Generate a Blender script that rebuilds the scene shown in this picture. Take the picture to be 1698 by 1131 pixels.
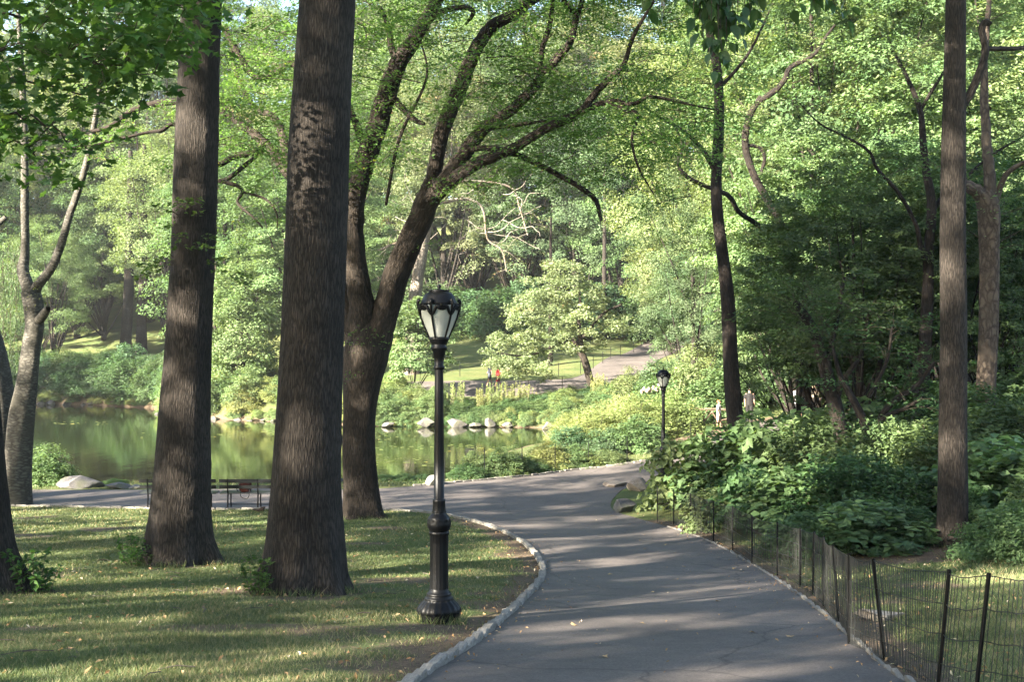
import bpy, bmesh, math, random
import numpy as np
from mathutils import Vector, Matrix
from mathutils.geometry import delaunay_2d_cdt

for o in list(bpy.data.objects):
    bpy.data.objects.remove(o, do_unlink=True)
scene = bpy.context.scene
COL = scene.collection

# ------------------------------------------------------------------ camera, sky, sun, exposure
F = 2000.0          # focal length in photo pixels (1698 wide)
CX, HY = 849.0, 580.0
CAMZ = 5.0
cam_data = bpy.data.cameras.new('camera')
cam_data.sensor_width = 36.0
cam_data.lens = 36.0 * F / 1698.0
cam_data.shift_y = (HY - 565.5) / 1698.0
cam_data.clip_start = 0.1
cam_data.clip_end = 3000.0
cam = bpy.data.objects.new('camera', cam_data)
cam.location = (0, 0, CAMZ)
cam.rotation_euler = (math.radians(90), 0, 0)
COL.objects.link(cam)
scene.camera = cam

SUN_EL = math.radians(22.5)
SUN_AZ = math.atan2(-0.76, -0.65)            # the sun stands to the left and a little behind the camera
sun_dir = Vector((math.sin(SUN_AZ) * math.cos(SUN_EL), math.cos(SUN_AZ) * math.cos(SUN_EL), math.sin(SUN_EL)))
world = bpy.data.worlds.new('World')
scene.world = world
world.use_nodes = True
wn, wl = world.node_tree.nodes, world.node_tree.links
wn.clear()
sky = wn.new('ShaderNodeTexSky')
sky.sky_type = 'NISHITA'
sky.sun_disc = False
sky.sun_elevation = SUN_EL
sky.sun_rotation = SUN_AZ
sky.air_density = 1.0
sky.dust_density = 1.5
bgn = wn.new('ShaderNodeBackground')
bgn.inputs['Strength'].default_value = 0.05
won = wn.new('ShaderNodeOutputWorld')
wl.new(sky.outputs[0], bgn.inputs[0])
wl.new(bgn.outputs[0], won.inputs[0])
sun_data = bpy.data.lights.new('sun', 'SUN')
sun_data.energy = 5.0
sun_data.angle = math.radians(0.5)
sun_data.color = (1.0, 0.90, 0.75)
sun = bpy.data.objects.new('sun', sun_data)
sun.rotation_euler = sun_dir.to_track_quat('Z', 'Y').to_euler()
COL.objects.link(sun)
scene.view_settings.view_transform = 'Standard'
scene.view_settings.look = 'None'
scene.view_settings.gamma = 1.0
scene.view_settings.use_curve_mapping = False
scene.view_settings.exposure = 3.9
cy = scene.cycles
cy.max_bounces = 7
cy.diffuse_bounces = 4
cy.glossy_bounces = 3
cy.transmission_bounces = 5
cy.transparent_max_bounces = 4
cy.volume_bounces = 0
cy.caustics_reflective = False
cy.caustics_refractive = False
cy.sample_clamp_indirect = 6.0
cy.use_denoising = True

rng = np.random.default_rng(7)
random.seed(7)

# ------------------------------------------------------------------ helpers
def P(px, py, d):
    return np.array([(px - CX) * d / F, d, CAMZ - (py - HY) * d / F])

def sm(a, b, x):
    t = np.clip((x - a) / (b - a), 0, 1)
    return t * t * (3 - 2 * t)

_vn = np.random.default_rng(3).random((256, 256))
def vnoise(x, y):
    x = np.asarray(x, float); y = np.asarray(y, float)
    xi = np.floor(x).astype(int); yi = np.floor(y).astype(int)
    fx = x - xi; fy = y - yi
    fx = fx * fx * (3 - 2 * fx); fy = fy * fy * (3 - 2 * fy)
    a = _vn[xi % 256, yi % 256]; b = _vn[(xi + 1) % 256, yi % 256]
    c = _vn[xi % 256, (yi + 1) % 256]; d = _vn[(xi + 1) % 256, (yi + 1) % 256]
    return (a * (1 - fx) + b * fx) * (1 - fy) + (c * (1 - fx) + d * fx) * fy
def fbm(x, y, o=4):
    s = 0; a = 0.5; t = 0
    for i in range(o):
        s = s + a * vnoise(x * 2 ** i + 17.3 * i, y * 2 ** i + 5.1 * i); t += a; a *= 0.5
    return s / t

class Geo:
    """Collects arrays of vertices and faces and links them as one mesh."""
    def __init__(self):
        self.V = []; self.Fs = []; self.T = []; self.U = []; self.n = 0; self.M = []
    def add(self, V, Fc, tint=None, uv=None, mat=0):
        V = np.asarray(V, float).reshape(-1, 3); Fc = np.asarray(Fc, int)
        self.V.append(V); self.Fs.append(Fc + self.n); self.n += len(V)
        self.T.append(np.full(len(Fc), 0.5) if tint is None else np.broadcast_to(np.asarray(tint, float), (len(Fc),)))
        self.U.append(np.zeros((len(V), 2)) if uv is None else uv)
        self.M.append(np.full(len(Fc), mat, int))
        return self
    def addg(self, g):
        for V, Fc, t, u, m in zip(g.V, g.Fs, g.T, g.U, g.M):
            pass
    def mesh(self, name, mats, smooth=True):
        me = bpy.data.meshes.new(name)
        V = np.concatenate(self.V)
        me.vertices.add(len(V)); me.vertices.foreach_set('co', V.astype(np.float32).ravel())
        loops = np.concatenate([f.ravel() for f in self.Fs])
        tot = np.concatenate([np.full(len(f), f.shape[1]) for f in self.Fs if len(f)])
        starts = np.concatenate([[0], np.cumsum(tot)[:-1]])
        me.loops.add(len(loops)); me.loops.foreach_set('vertex_index', loops.astype(np.int32))
        me.polygons.add(len(tot)); me.polygons.foreach_set('loop_start', starts.astype(np.int32))
        try:
            me.polygons.foreach_set('loop_total', tot.astype(np.int32))
        except Exception:
            pass
        me.polygons.foreach_set('use_smooth', np.full(len(tot), bool(smooth)))
        me.polygons.foreach_set('material_index', np.concatenate(self.M).astype(np.int32))
        a = me.attributes.new('tint', 'FLOAT', 'FACE')
        a.data.foreach_set('value', np.concatenate(self.T).astype(np.float32))
        uvl = me.uv_layers.new(name='UVMap')
        U = np.concatenate(self.U)[loops]
        uvl.data.foreach_set('uv', U.astype(np.float32).ravel())
        for m in (mats if isinstance(mats, (list, tuple)) else [mats]):
            me.materials.append(m)
        me.update(calc_edges=True)
        me.validate()
        return me

def link(name, me, parent=None, loc=None):
    o = bpy.data.objects.new(name, me)
    COL.objects.link(o)
    if parent is not None:
        o.parent = parent
    if loc is not None:
        o.location = loc
    return o

def part(name, geo, mats, parent=None, smooth=True, loc=None):
    return link(name, geo.mesh(name, mats, smooth), parent, loc)

def tag(o, label, cat, group=None, kind=None):
    o['label'] = label
    o['category'] = cat
    if group: o['group'] = group
    if kind: o['kind'] = kind
    return o

def thing(name, label, cat, loc=(0, 0, 0), rz=0.0, group=None, kind=None):
    o = bpy.data.objects.new(name, None)
    COL.objects.link(o)
    o.location = loc; o.rotation_euler = (0, 0, rz)
    return tag(o, label, cat, group, kind)

def stuff(o):
    o['kind'] = 'stuff'
    return o

def copy_tree(o, parent=None):
    c = o.copy(); COL.objects.link(c)
    c.parent = parent
    for ch in list(o.children):
        copy_tree(ch, c)
    return c

def box_vf(cx, cy_, cz, sx, sy, sz, M=None):
    v = np.array([[x, y, z] for x in (-.5, .5) for y in (-.5, .5) for z in (-.5, .5)]) * [sx, sy, sz]
    if M is not None:
        v = v @ np.array(M).T
    v = v + [cx, cy_, cz]
    f = np.array([[0, 1, 3, 2], [4, 6, 7, 5], [0, 4, 5, 1], [2, 3, 7, 6], [0, 2, 6, 4], [1, 5, 7, 3]])
    return v, f

def catmull(pts, n_per):
    pts = np.asarray(pts, float)
    p = np.vstack([2 * pts[0] - pts[1], pts, 2 * pts[-1] - pts[-2]])
    out = []
    for i in range(1, len(p) - 2):
        for k in range(n_per):
            t = k / n_per
            out.append(0.5 * ((2 * p[i]) + (-p[i - 1] + p[i + 1]) * t + (2 * p[i - 1] - 5 * p[i] + 4 * p[i + 1] - p[i + 2]) * t * t
                              + (-p[i - 1] + 3 * p[i] - 3 * p[i + 1] + p[i + 2]) * t ** 3))
    out.append(p[-2])
    return np.array(out)

def tube(pts, rad, seg=8, cap=True, rfun=None):
    """Tube along pts; returns V, faces (quads), uv in metres."""
    pts = np.asarray(pts, float); n = len(pts)
    rad = np.broadcast_to(np.asarray(rad, float), (n,))
    tg = np.gradient(pts, axis=0)
    tg /= np.linalg.norm(tg, axis=1)[:, None] + 1e-9
    ref = np.array([0, 1.0, 0]) if abs(tg[0][1]) < 0.9 else np.array([1.0, 0, 0])
    a = ref - tg[0] * ref.dot(tg[0]); a /= np.linalg.norm(a)
    A = np.zeros((n, 3)); A[0] = a
    for i in range(1, n):
        a = A[i - 1] - tg[i] * A[i - 1].dot(tg[i])
        A[i] = a / (np.linalg.norm(a) + 1e-9)
    B = np.cross(tg, A)
    th = np.linspace(0, 2 * math.pi, seg + 1)
    L = np.concatenate([[0], np.cumsum(np.linalg.norm(np.diff(pts, axis=0), axis=1))])
    R = rad[:, None] * np.ones((1, seg + 1))
    if rfun is not None:
        R = R * rfun(th[None, :], L[:, None], rad[:, None])
    V = pts[:, None, :] + R[:, :, None] * (np.cos(th)[None, :, None] * A[:, None, :] + np.sin(th)[None, :, None] * B[:, None, :])
    uv = np.stack([np.broadcast_to(th[None, :] * rad.max(), (n, seg + 1)), np.broadcast_to(L[:, None], (n, seg + 1))], -1)
    i = np.arange(n - 1)[:, None] * (seg + 1) + np.arange(seg)[None, :]
    Fq = np.stack([i, i + 1, i + seg + 2, i + seg + 1], -1).reshape(-1, 4)
    V = V.reshape(-1, 3); uv = uv.reshape(-1, 2)
    return V, Fq, uv

def lathe(profile, seg=24, rfun=None):
    """profile: (r, z) list."""
    pr = np.asarray(profile, float)
    th = np.linspace(0, 2 * math.pi, seg, endpoint=False)
    R = pr[:, 0][:, None] * np.ones((1, seg))
    if rfun is not None:
        R = R * rfun(th[None, :], pr[:, 1][:, None])
    V = np.stack([R * np.cos(th), R * np.sin(th), pr[:, 1][:, None] * np.ones((1, seg))], -1).reshape(-1, 3)
    n = len(pr)
    i = np.arange(n - 1)[:, None] * seg + np.arange(seg)[None, :]
    j = np.arange(n - 1)[:, None] * seg + (np.arange(seg)[None, :] + 1) % seg
    Fq = np.stack([i, j, j + seg, i + seg], -1).reshape(-1, 4)
    return V, Fq

# ------------------------------------------------------------------ materials
def new_mat(name):
    m = bpy.data.materials.new(name); m.use_nodes = True
    nt = m.node_tree; nt.nodes.clear()
    out = nt.nodes.new('ShaderNodeOutputMaterial')
    return m, nt, out
def N(nt, t, **kw):
    n = nt.nodes.new(t)
    for k, v in kw.items():
        if k.startswith('i_'):
            n.inputs[k[2:].replace('_', ' ')].default_value = v
        else:
            setattr(n, k, v)
    return n
def mixc(nt, fac, a, b, blend='MIX'):
    m = nt.nodes.new('ShaderNodeMix'); m.data_type = 'RGBA'; m.blend_type = blend
    for sock, val in ((m.inputs[0], fac), (m.inputs[6], a), (m.inputs[7], b)):
        if hasattr(val, 'is_linked'):
            nt.links.new(val, sock)
        elif isinstance(val, (int, float)):
            sock.default_value = val
        else:
            sock.default_value = (*val, 1.0) if len(val) == 3 else val
    return m.outputs[2]
def ramp(nt, src, stops):
    r = nt.nodes.new('ShaderNodeValToRGB')
    el = r.color_ramp.elements
    while len(el) < len(stops): el.new(0.5)
    for e, (p, c) in zip(el, stops):
        e.position = p
        e.color = (c, c, c, 1) if isinstance(c, (int, float)) else (*c, 1)
    nt.links.new(src, r.inputs[0])
    return r.outputs[0]
def mapping(nt, vec, scale):
    m = nt.nodes.new('ShaderNodeMapping'); m.inputs['Scale'].default_value = scale
    nt.links.new(vec, m.inputs['Vector'])
    return m.outputs[0]

def leaf_mat(name, ca, cb, trans=0.42, tcol=None, rough=0.55, spec=0.22, vary=0.35, autumn=None):
    m, nt, out = new_mat(name)
    at = N(nt, 'ShaderNodeAttribute', attribute_name='tint')
    col = mixc(nt, at.outputs['Fac'], ca, cb)
    if autumn is not None:
        g = nt.nodes.new('ShaderNodeMath'); g.operation = 'GREATER_THAN'; g.inputs[1].default_value = autumn[1]
        nt.links.new(at.outputs['Fac'], g.inputs[0])
        col = mixc(nt, g.outputs[0], col, autumn[0])
    tc = N(nt, 'ShaderNodeTexCoord')
    nz = N(nt, 'ShaderNodeTexNoise', i_Scale=0.35, i_Detail=2.0)
    nt.links.new(tc.outputs['Object'], nz.inputs['Vector'])
    oi = N(nt, 'ShaderNodeObjectInfo')
    hs = nt.nodes.new('ShaderNodeHueSaturation')
    mr = nt.nodes.new('ShaderNodeMapRange'); mr.inputs[3].default_value = 0.472; mr.inputs[4].default_value = 0.522
    nt.links.new(oi.outputs['Random'], mr.inputs[0]); nt.links.new(mr.outputs[0], hs.inputs['Hue'])
    mv = nt.nodes.new('ShaderNodeMapRange'); mv.inputs[1].default_value = 0.3; mv.inputs[2].default_value = 0.7
    mv.inputs[3].default_value = 1 - vary; mv.inputs[4].default_value = 1 + vary
    nt.links.new(nz.outputs[0], mv.inputs[0]); nt.links.new(mv.outputs[0], hs.inputs['Value'])
    nt.links.new(col, hs.inputs['Color'])
    b = N(nt, 'ShaderNodeBsdfPrincipled', i_Roughness=rough)
    b.inputs['Specular IOR Level'].default_value = spec
    nt.links.new(hs.outputs[0], b.inputs['Base Color'])
    tr = N(nt, 'ShaderNodeBsdfTranslucent')
    tm = mixc(nt, 1.0, hs.outputs[0], tcol or (1.6, 1.6, 0.8), 'MULTIPLY')
    nt.links.new(tm, tr.inputs[0])
    mx = N(nt, 'ShaderNodeMixShader'); mx.inputs[0].default_value = trans
    nt.links.new(b.outputs[0], mx.inputs[1]); nt.links.new(tr.outputs[0], mx.inputs[2])
    nt.links.new(mx.outputs[0], out.inputs[0])
    return m

def bark_mat(name, ca, cb, us=14.0, vs=2.2, bump=0.6, lichen=None, dist=0.03):
    m, nt, out = new_mat(name)
    uv = N(nt, 'ShaderNodeUVMap')
    mp = mapping(nt, uv.outputs[0], (us, vs, 1))
    nd = N(nt, 'ShaderNodeTexNoise', i_Scale=1.3, i_Detail=3.0)
    nt.links.new(mp, nd.inputs['Vector'])
    wv = mixc(nt, 0.55, mp, nd.outputs[1], 'LINEAR_LIGHT')
    vo = N(nt, 'ShaderNodeTexVoronoi', feature='DISTANCE_TO_EDGE', i_Scale=1.0)
    nt.links.new(wv, vo.inputs['Vector'])
    rdg = ramp(nt, vo.outputs['Distance'], [(0.0, 0.0), (0.28, 1.0)])
    n2 = N(nt, 'ShaderNodeTexNoise', i_Scale=2.5, i_Detail=6.0, i_Roughness=0.7)
    nt.links.new(mp, n2.inputs['Vector'])
    fac = mixc(nt, 0.45, rdg, n2.outputs[0])
    fr = ramp(nt, fac, [(0.2, 0.0), (0.75, 1.0)])
    col = mixc(nt, fr, ca, cb)
    tc = N(nt, 'ShaderNodeTexCoord')
    n3 = N(nt, 'ShaderNodeTexNoise', i_Scale=1.1, i_Detail=4.0)
    nt.links.new(tc.outputs['Object'], n3.inputs['Vector'])
    if lichen:
        lf = ramp(nt, n3.outputs[0], [(0.5, 0.0), (0.62, 0.75)])
        col = mixc(nt, lf, col, lichen)
    else:
        vv = ramp(nt, n3.outputs[0], [(0.3, 0.6), (0.7, 1.35)])
        col = mixc(nt, 1.0, col, vv, 'MULTIPLY')
    b = N(nt, 'ShaderNodeBsdfPrincipled', i_Roughness=0.9)
    b.inputs['Specular IOR Level'].default_value = 0.15
    nt.links.new(col, b.inputs['Base Color'])
    bp = N(nt, 'ShaderNodeBump', i_Strength=bump, i_Distance=dist)
    hgt = mixc(nt, 0.18, rdg, n2.outputs[0])
    nt.links.new(hgt, bp.inputs['Height']); nt.links.new(bp.outputs[0], b.inputs['Normal'])
    nt.links.new(b.outputs[0], out.inputs[0])
    return m

def plain_mat(name, col, rough=0.6, spec=0.3, metal=0.0, noise=0.0, nscale=8.0, bump=0.0):
    m, nt, out = new_mat(name)
    b = N(nt, 'ShaderNodeBsdfPrincipled', i_Roughness=rough, i_Metallic=metal)
    b.inputs['Specular IOR Level'].default_value = spec
    tc = N(nt, 'ShaderNodeTexCoord')
    nz = N(nt, 'ShaderNodeTexNoise', i_Scale=nscale, i_Detail=5.0)
    nt.links.new(tc.outputs['Object'], nz.inputs['Vector'])
    k = ramp(nt, nz.outputs[0], [(0.3, 1 - noise), (0.7, 1 + noise)]) if noise else None
    if noise:
        c = mixc(nt, 1.0, col, k, 'MULTIPLY'); nt.links.new(c, b.inputs['Base Color'])
    else:
        b.inputs['Base Color'].default_value = (*col, 1)
    if bump:
        bp = N(nt, 'ShaderNodeBump', i_Strength=bump, i_Distance=0.02)
        nt.links.new(nz.outputs[0], bp.inputs['Height']); nt.links.new(bp.outputs[0], b.inputs['Normal'])
    nt.links.new(b.outputs[0], out.inputs[0])
    return m

M = {}
M['bark_dark'] = bark_mat('bark_dark', (0.010, 0.0085, 0.007), (0.037, 0.031, 0.0255), 17.0, 4.2, 0.6)
M['bark_brown'] = bark_mat('bark_brown', (0.008, 0.0066, 0.005), (0.033, 0.026, 0.020), 14.0, 3.6, 0.6)
M['bark_black'] = bark_mat('bark_black', (0.005, 0.004, 0.0034), (0.021, 0.0165, 0.013), 15.0, 3.0, 0.6)
M['bark_grey'] = bark_mat('bark_grey', (0.028, 0.026, 0.022), (0.08, 0.075, 0.063), 3.0, 12.0, 0.4, lichen=(0.045, 0.042, 0.033))
M['bark_mottled'] = bark_mat('bark_mottled', (0.026, 0.02, 0.016), (0.085, 0.067, 0.05), 5.0, 3.0, 0.4, lichen=(0.05, 0.04, 0.03))
M['bark_pale'] = bark_mat('bark_pale', (0.06, 0.052, 0.042), (0.15, 0.132, 0.11), 4.0, 3.0, 0.3, lichen=(0.10, 0.075, 0.05))
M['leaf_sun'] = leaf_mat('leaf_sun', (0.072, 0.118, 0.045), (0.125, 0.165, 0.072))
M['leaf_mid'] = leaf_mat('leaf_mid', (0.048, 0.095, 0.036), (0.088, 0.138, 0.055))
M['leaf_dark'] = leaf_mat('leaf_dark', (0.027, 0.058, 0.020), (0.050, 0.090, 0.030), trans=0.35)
M['leaf_blue'] = leaf_mat('leaf_blue', (0.042, 0.082, 0.038), (0.08, 0.122, 0.06), trans=0.38, tcol=(1.4, 1.6, 0.8))
M['leaf_gold'] = leaf_mat('leaf_gold', (0.112, 0.152, 0.05), (0.175, 0.205, 0.08), autumn=((0.24, 0.19, 0.06), 0.96))
M['leaf_pale'] = leaf_mat('leaf_pale', (0.07, 0.112, 0.05), (0.125, 0.165, 0.085), autumn=((0.20, 0.17, 0.08), 0.97))
M['leaf_olive'] = leaf_mat('leaf_olive', (0.072, 0.098, 0.042), (0.13, 0.145, 0.075), autumn=((0.20, 0.13, 0.07), 0.92))
M['leaf_locust'] = leaf_mat('leaf_locust', (0.060, 0.118, 0.03), (0.105, 0.165, 0.045), trans=0.5, autumn=((0.25, 0.25, 0.04), 0.97))
M['leaf_maple'] = leaf_mat('leaf_maple', (0.032, 0.075, 0.02), (0.06, 0.115, 0.028), trans=0.45)
M['leaf_near'] = leaf_mat('leaf_near', (0.024, 0.055, 0.02), (0.04, 0.08, 0.026), trans=0.4, rough=0.4, spec=0.25)
M['grass_blade'] = leaf_mat('grass_blade', (0.05, 0.078, 0.028), (0.105, 0.118, 0.05), trans=0.3, vary=0.25, autumn=((0.22, 0.185, 0.105), 0.72))
M['twig'] = plain_mat('twig', (0.045, 0.036, 0.027), 0.9, 0.1, noise=0.3)
M['twig_pale'] = plain_mat('twig_pale', (0.17, 0.15, 0.125), 0.8, 0.2, noise=0.25)
M['iron'] = plain_mat('iron', (0.0025, 0.0027, 0.003), 0.42, 0.13, noise=0.3, nscale=25, bump=0.06)
M['wire'] = plain_mat('wire', (0.016, 0.017, 0.015), 0.5, 0.4)
M['bench_seat_skylit'] = plain_mat('bench_seat_skylit', (0.018, 0.02, 0.022), 0.3, 0.5, noise=0.25, nscale=12)  # paler than the back slats: sky reflection on the seat top put into the colour
M['bench_slat'] = plain_mat('bench_slat', (0.005, 0.006, 0.006), 0.55, 0.12, noise=0.25, nscale=12)

def lantern_glass():
    m, nt, out = new_mat('lantern_glass')
    b = N(nt, 'ShaderNodeBsdfPrincipled', i_Roughness=0.22)
    b.inputs['Base Color'].default_value = (0.42, 0.44, 0.40, 1)
    t = N(nt, 'ShaderNodeBsdfTranslucent'); t.inputs[0].default_value = (0.36, 0.37, 0.33, 1)
    mx = N(nt, 'ShaderNodeMixShader'); mx.inputs[0].default_value = 0.5
    nt.links.new(b.outputs[0], mx.inputs[1]); nt.links.new(t.outputs[0], mx.inputs[2])
    tp = N(nt, 'ShaderNodeBsdfTransparent')
    m2 = N(nt, 'ShaderNodeMixShader'); m2.inputs[0].default_value = 0.22
    nt.links.new(mx.outputs[0], m2.inputs[1]); nt.links.new(tp.outputs[0], m2.inputs[2])
    nt.links.new(m2.outputs[0], out.inputs[0])
    return m
M['glass'] = lantern_glass()
M['white'] = plain_mat('white', (0.4, 0.4, 0.385), 0.5)

def stone_mat(name, ca, cb, moss=0.0, scale=2.0):
    m, nt, out = new_mat(name)
    tc = N(nt, 'ShaderNodeTexCoord'); v = tc.outputs['Object']
    n1 = N(nt, 'ShaderNodeTexNoise', i_Scale=scale, i_Detail=8.0, i_Roughness=0.65); nt.links.new(v, n1.inputs['Vector'])
    n2 = N(nt, 'ShaderNodeTexNoise', i_Scale=scale * 14, i_Detail=4.0); nt.links.new(v, n2.inputs['Vector'])
    f1 = ramp(nt, n1.outputs[0], [(0.35, 0.0), (0.65, 1.0)])
    col = mixc(nt, f1, ca, cb)
    k = ramp(nt, n2.outputs[0], [(0.3, 0.7), (0.7, 1.15)])
    col = mixc(nt, 1.0, col, k, 'MULTIPLY')
    oi = N(nt, 'ShaderNodeObjectInfo')
    ob = ramp(nt, oi.outputs['Random'], [(0.0, 0.8), (1.0, 1.15)])
    col = mixc(nt, 1.0, col, ob, 'MULTIPLY')
    if moss:
        n3 = N(nt, 'ShaderNodeTexNoise', i_Scale=1.4, i_Detail=5.0); nt.links.new(v, n3.inputs['Vector'])
        f3 = ramp(nt, n3.outputs[0], [(0.52, 0.0), (0.66, moss)])
        col = mixc(nt, f3, col, (0.07, 0.075, 0.035))
    b = N(nt, 'ShaderNodeBsdfPrincipled', i_Roughness=0.85)
    b.inputs['Specular IOR Level'].default_value = 0.25
    nt.links.new(col, b.inputs['Base Color'])
    hh = mixc(nt, 0.4, n1.outputs[0], n2.outputs[0])
    bp = N(nt, 'ShaderNodeBump', i_Strength=0.7, i_Distance=0.05)
    nt.links.new(hh, bp.inputs['Height']); nt.links.new(bp.outputs[0], b.inputs['Normal'])
    nt.links.new(b.outputs[0], out.inputs[0])
    return m
M['rock'] = stone_mat('rock', (0.06, 0.057, 0.056), (0.15, 0.142, 0.137), 0.6)
M['rock_shore'] = stone_mat('rock_shore', (0.05, 0.047, 0.043), (0.12, 0.113, 0.105), 0.7)
M['rock_white'] = stone_mat('rock_white', (0.05, 0.047, 0.044), (0.125, 0.118, 0.11), 0.6)
M['rock_tan'] = stone_mat('rock_tan', (0.16, 0.13, 0.10), (0.28, 0.235, 0.19), 0.3)
M['kerb'] = stone_mat('kerb', (0.15, 0.14, 0.12), (0.27, 0.25, 0.22), 0.35, 5.0)

def asphalt_mat():
    m, nt, out = new_mat('asphalt')
    tc = N(nt, 'ShaderNodeTexCoord'); v = tc.outputs['Object']
    n1 = N(nt, 'ShaderNodeTexNoise', i_Scale=0.5, i_Detail=6.0, i_Roughness=0.6); nt.links.new(v, n1.inputs['Vector'])
    n2 = N(nt, 'ShaderNodeTexNoise', i_Scale=38.0, i_Detail=6.0, i_Roughness=0.75); nt.links.new(v, n2.inputs['Vector'])
    vo = N(nt, 'ShaderNodeTexVoronoi', i_Scale=110.0); nt.links.new(v, vo.inputs['Vector'])
    col = mixc(nt, ramp(nt, n1.outputs[0], [(0.3, 0.0), (0.7, 1.0)]), (0.047, 0.040, 0.037), (0.085, 0.073, 0.066))
    sp = ramp(nt, n2.outputs[0], [(0.3, 0.4), (0.75, 1.85)])
    col = mixc(nt, 1.0, col, sp, 'MULTIPLY')
    n4 = N(nt, 'ShaderNodeTexNoise', i_Scale=5.0, i_Detail=6.0, i_Roughness=0.7); nt.links.new(v, n4.inputs['Vector'])
    col = mixc(nt, 1.0, col, ramp(nt, n4.outputs[0], [(0.3, 0.78), (0.7, 1.2)]), 'MULTIPLY')
    # fine cracks and patched seams
    vc = N(nt, 'ShaderNodeTexVoronoi', feature='DISTANCE_TO_EDGE', i_Scale=0.28)
    nd = N(nt, 'ShaderNodeTexNoise', i_Scale=1.5, i_Detail=5.0); nt.links.new(v, nd.inputs['Vector'])
    wv = mixc(nt, 0.35, v, nd.outputs[1], 'LINEAR_LIGHT'); nt.links.new(wv, vc.inputs['Vector'])
    ck = ramp(nt, vc.outputs['Distance'], [(0.0, 0.4), (0.009, 1.0)])
    col = mixc(nt, 1.0, col, ck, 'MULTIPLY')
    b = N(nt, 'ShaderNodeBsdfPrincipled', i_Roughness=0.72)
    b.inputs['Specular IOR Level'].default_value = 0.3
    nt.links.new(col, b.inputs['Base Color'])
    bp = N(nt, 'ShaderNodeBump', i_Strength=0.35, i_Distance=0.006)
    nt.links.new(vo.outputs['Distance'], bp.inputs['Height']); nt.links.new(bp.outputs[0], b.inputs['Normal'])
    nt.links.new(b.outputs[0], out.inputs[0])
    return m
M['asphalt'] = asphalt_mat()

def ground_mat():
    m, nt, out = new_mat('ground')
    tc = N(nt, 'ShaderNodeTexCoord'); v = tc.outputs['Object']
    at = N(nt, 'ShaderNodeAttribute', attribute_name='dirt')
    n1 = N(nt, 'ShaderNodeTexNoise', i_Scale=0.6, i_Detail=7.0, i_Roughness=0.65); nt.links.new(v, n1.inputs['Vector'])
    n2 = N(nt, 'ShaderNodeTexNoise', i_Scale=16.0, i_Detail=6.0, i_Roughness=0.7); nt.links.new(v, n2.inputs['Vector'])
    n3 = N(nt, 'ShaderNodeTexNoise', i_Scale=60.0, i_Detail=3.0); nt.links.new(v, n3.inputs['Vector'])
    g = mixc(nt, ramp(nt, n1.outputs[0], [(0.35, 0.0), (0.65, 1.0)]), (0.045, 0.072, 0.022), (0.088, 0.095, 0.036))
    g = mixc(nt, ramp(nt, n2.outputs[0], [(0.5, 0.0), (0.7, 0.55)]), g, (0.12, 0.095, 0.052))
    d = mixc(nt, ramp(nt, n2.outputs[0], [(0.35, 0.0), (0.65, 1.0)]), (0.05, 0.037, 0.026), (0.115, 0.085, 0.058))
    d = mixc(nt, ramp(nt, n3.outputs[0], [(0.62, 0.0), (0.7, 0.7)]), d, (0.25, 0.17, 0.09))
    ad = nt.nodes.new('ShaderNodeMath'); ad.operation = 'ADD'
    nt.links.new(at.outputs['Fac'], ad.inputs[0])
    mr = nt.nodes.new('ShaderNodeMapRange'); mr.inputs[3].default_value = -0.35; mr.inputs[4].default_value = 0.35
    nt.links.new(n2.outputs[0], mr.inputs[0]); nt.links.new(mr.outputs[0], ad.inputs[1])
    f = ramp(nt, ad.outputs[0], [(0.4, 0.0), (0.6, 1.0)])
    col = mixc(nt, f, g, d)
    k = ramp(nt, n3.outputs[0], [(0.3, 0.7), (0.7, 1.25)])
    col = mixc(nt, 1.0, col, k, 'MULTIPLY')
    b = N(nt, 'ShaderNodeBsdfPrincipled', i_Roughness=0.95)
    b.inputs['Specular IOR Level'].default_value = 0.1
    nt.links.new(col, b.inputs['Base Color'])
    bp = N(nt, 'ShaderNodeBump', i_Strength=0.9, i_Distance=0.03)
    hh = mixc(nt, 0.4, n2.outputs[0], n3.outputs[0])
    nt.links.new(hh, bp.inputs['Height']); nt.links.new(bp.outputs[0], b.inputs['Normal'])
    nt.links.new(b.outputs[0], out.inputs[0])
    return m
M['ground'] = ground_mat()

def water_mat():
    m, nt, out = new_mat('pond_water')
    tc = N(nt, 'ShaderNodeTexCoord'); v = tc.outputs['Object']
    mp = mapping(nt, v, (1.0, 0.35, 1.0))
    n1 = N(nt, 'ShaderNodeTexNoise', i_Scale=1.6, i_Detail=4.0); nt.links.new(mp, n1.inputs['Vector'])
    n2 = N(nt, 'ShaderNodeTexNoise', i_Scale=0.18, i_Detail=3.0); nt.links.new(v, n2.inputs['Vector'])
    col = mixc(nt, n2.outputs[0], (0.007, 0.009, 0.0035), (0.011, 0.013, 0.005))
    b = N(nt, 'ShaderNodeBsdfPrincipled', i_Roughness=0.06, i_IOR=1.33)
    nt.links.new(col, b.inputs['Base Color'])
    bp = N(nt, 'ShaderNodeBump', i_Strength=0.13, i_Distance=0.05)
    nt.links.new(n1.outputs[0], bp.inputs['Height']); nt.links.new(bp.outputs[0], b.inputs['Normal'])
    nt.links.new(b.outputs[0], out.inputs[0])
    return m
M['water'] = water_mat()

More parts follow.
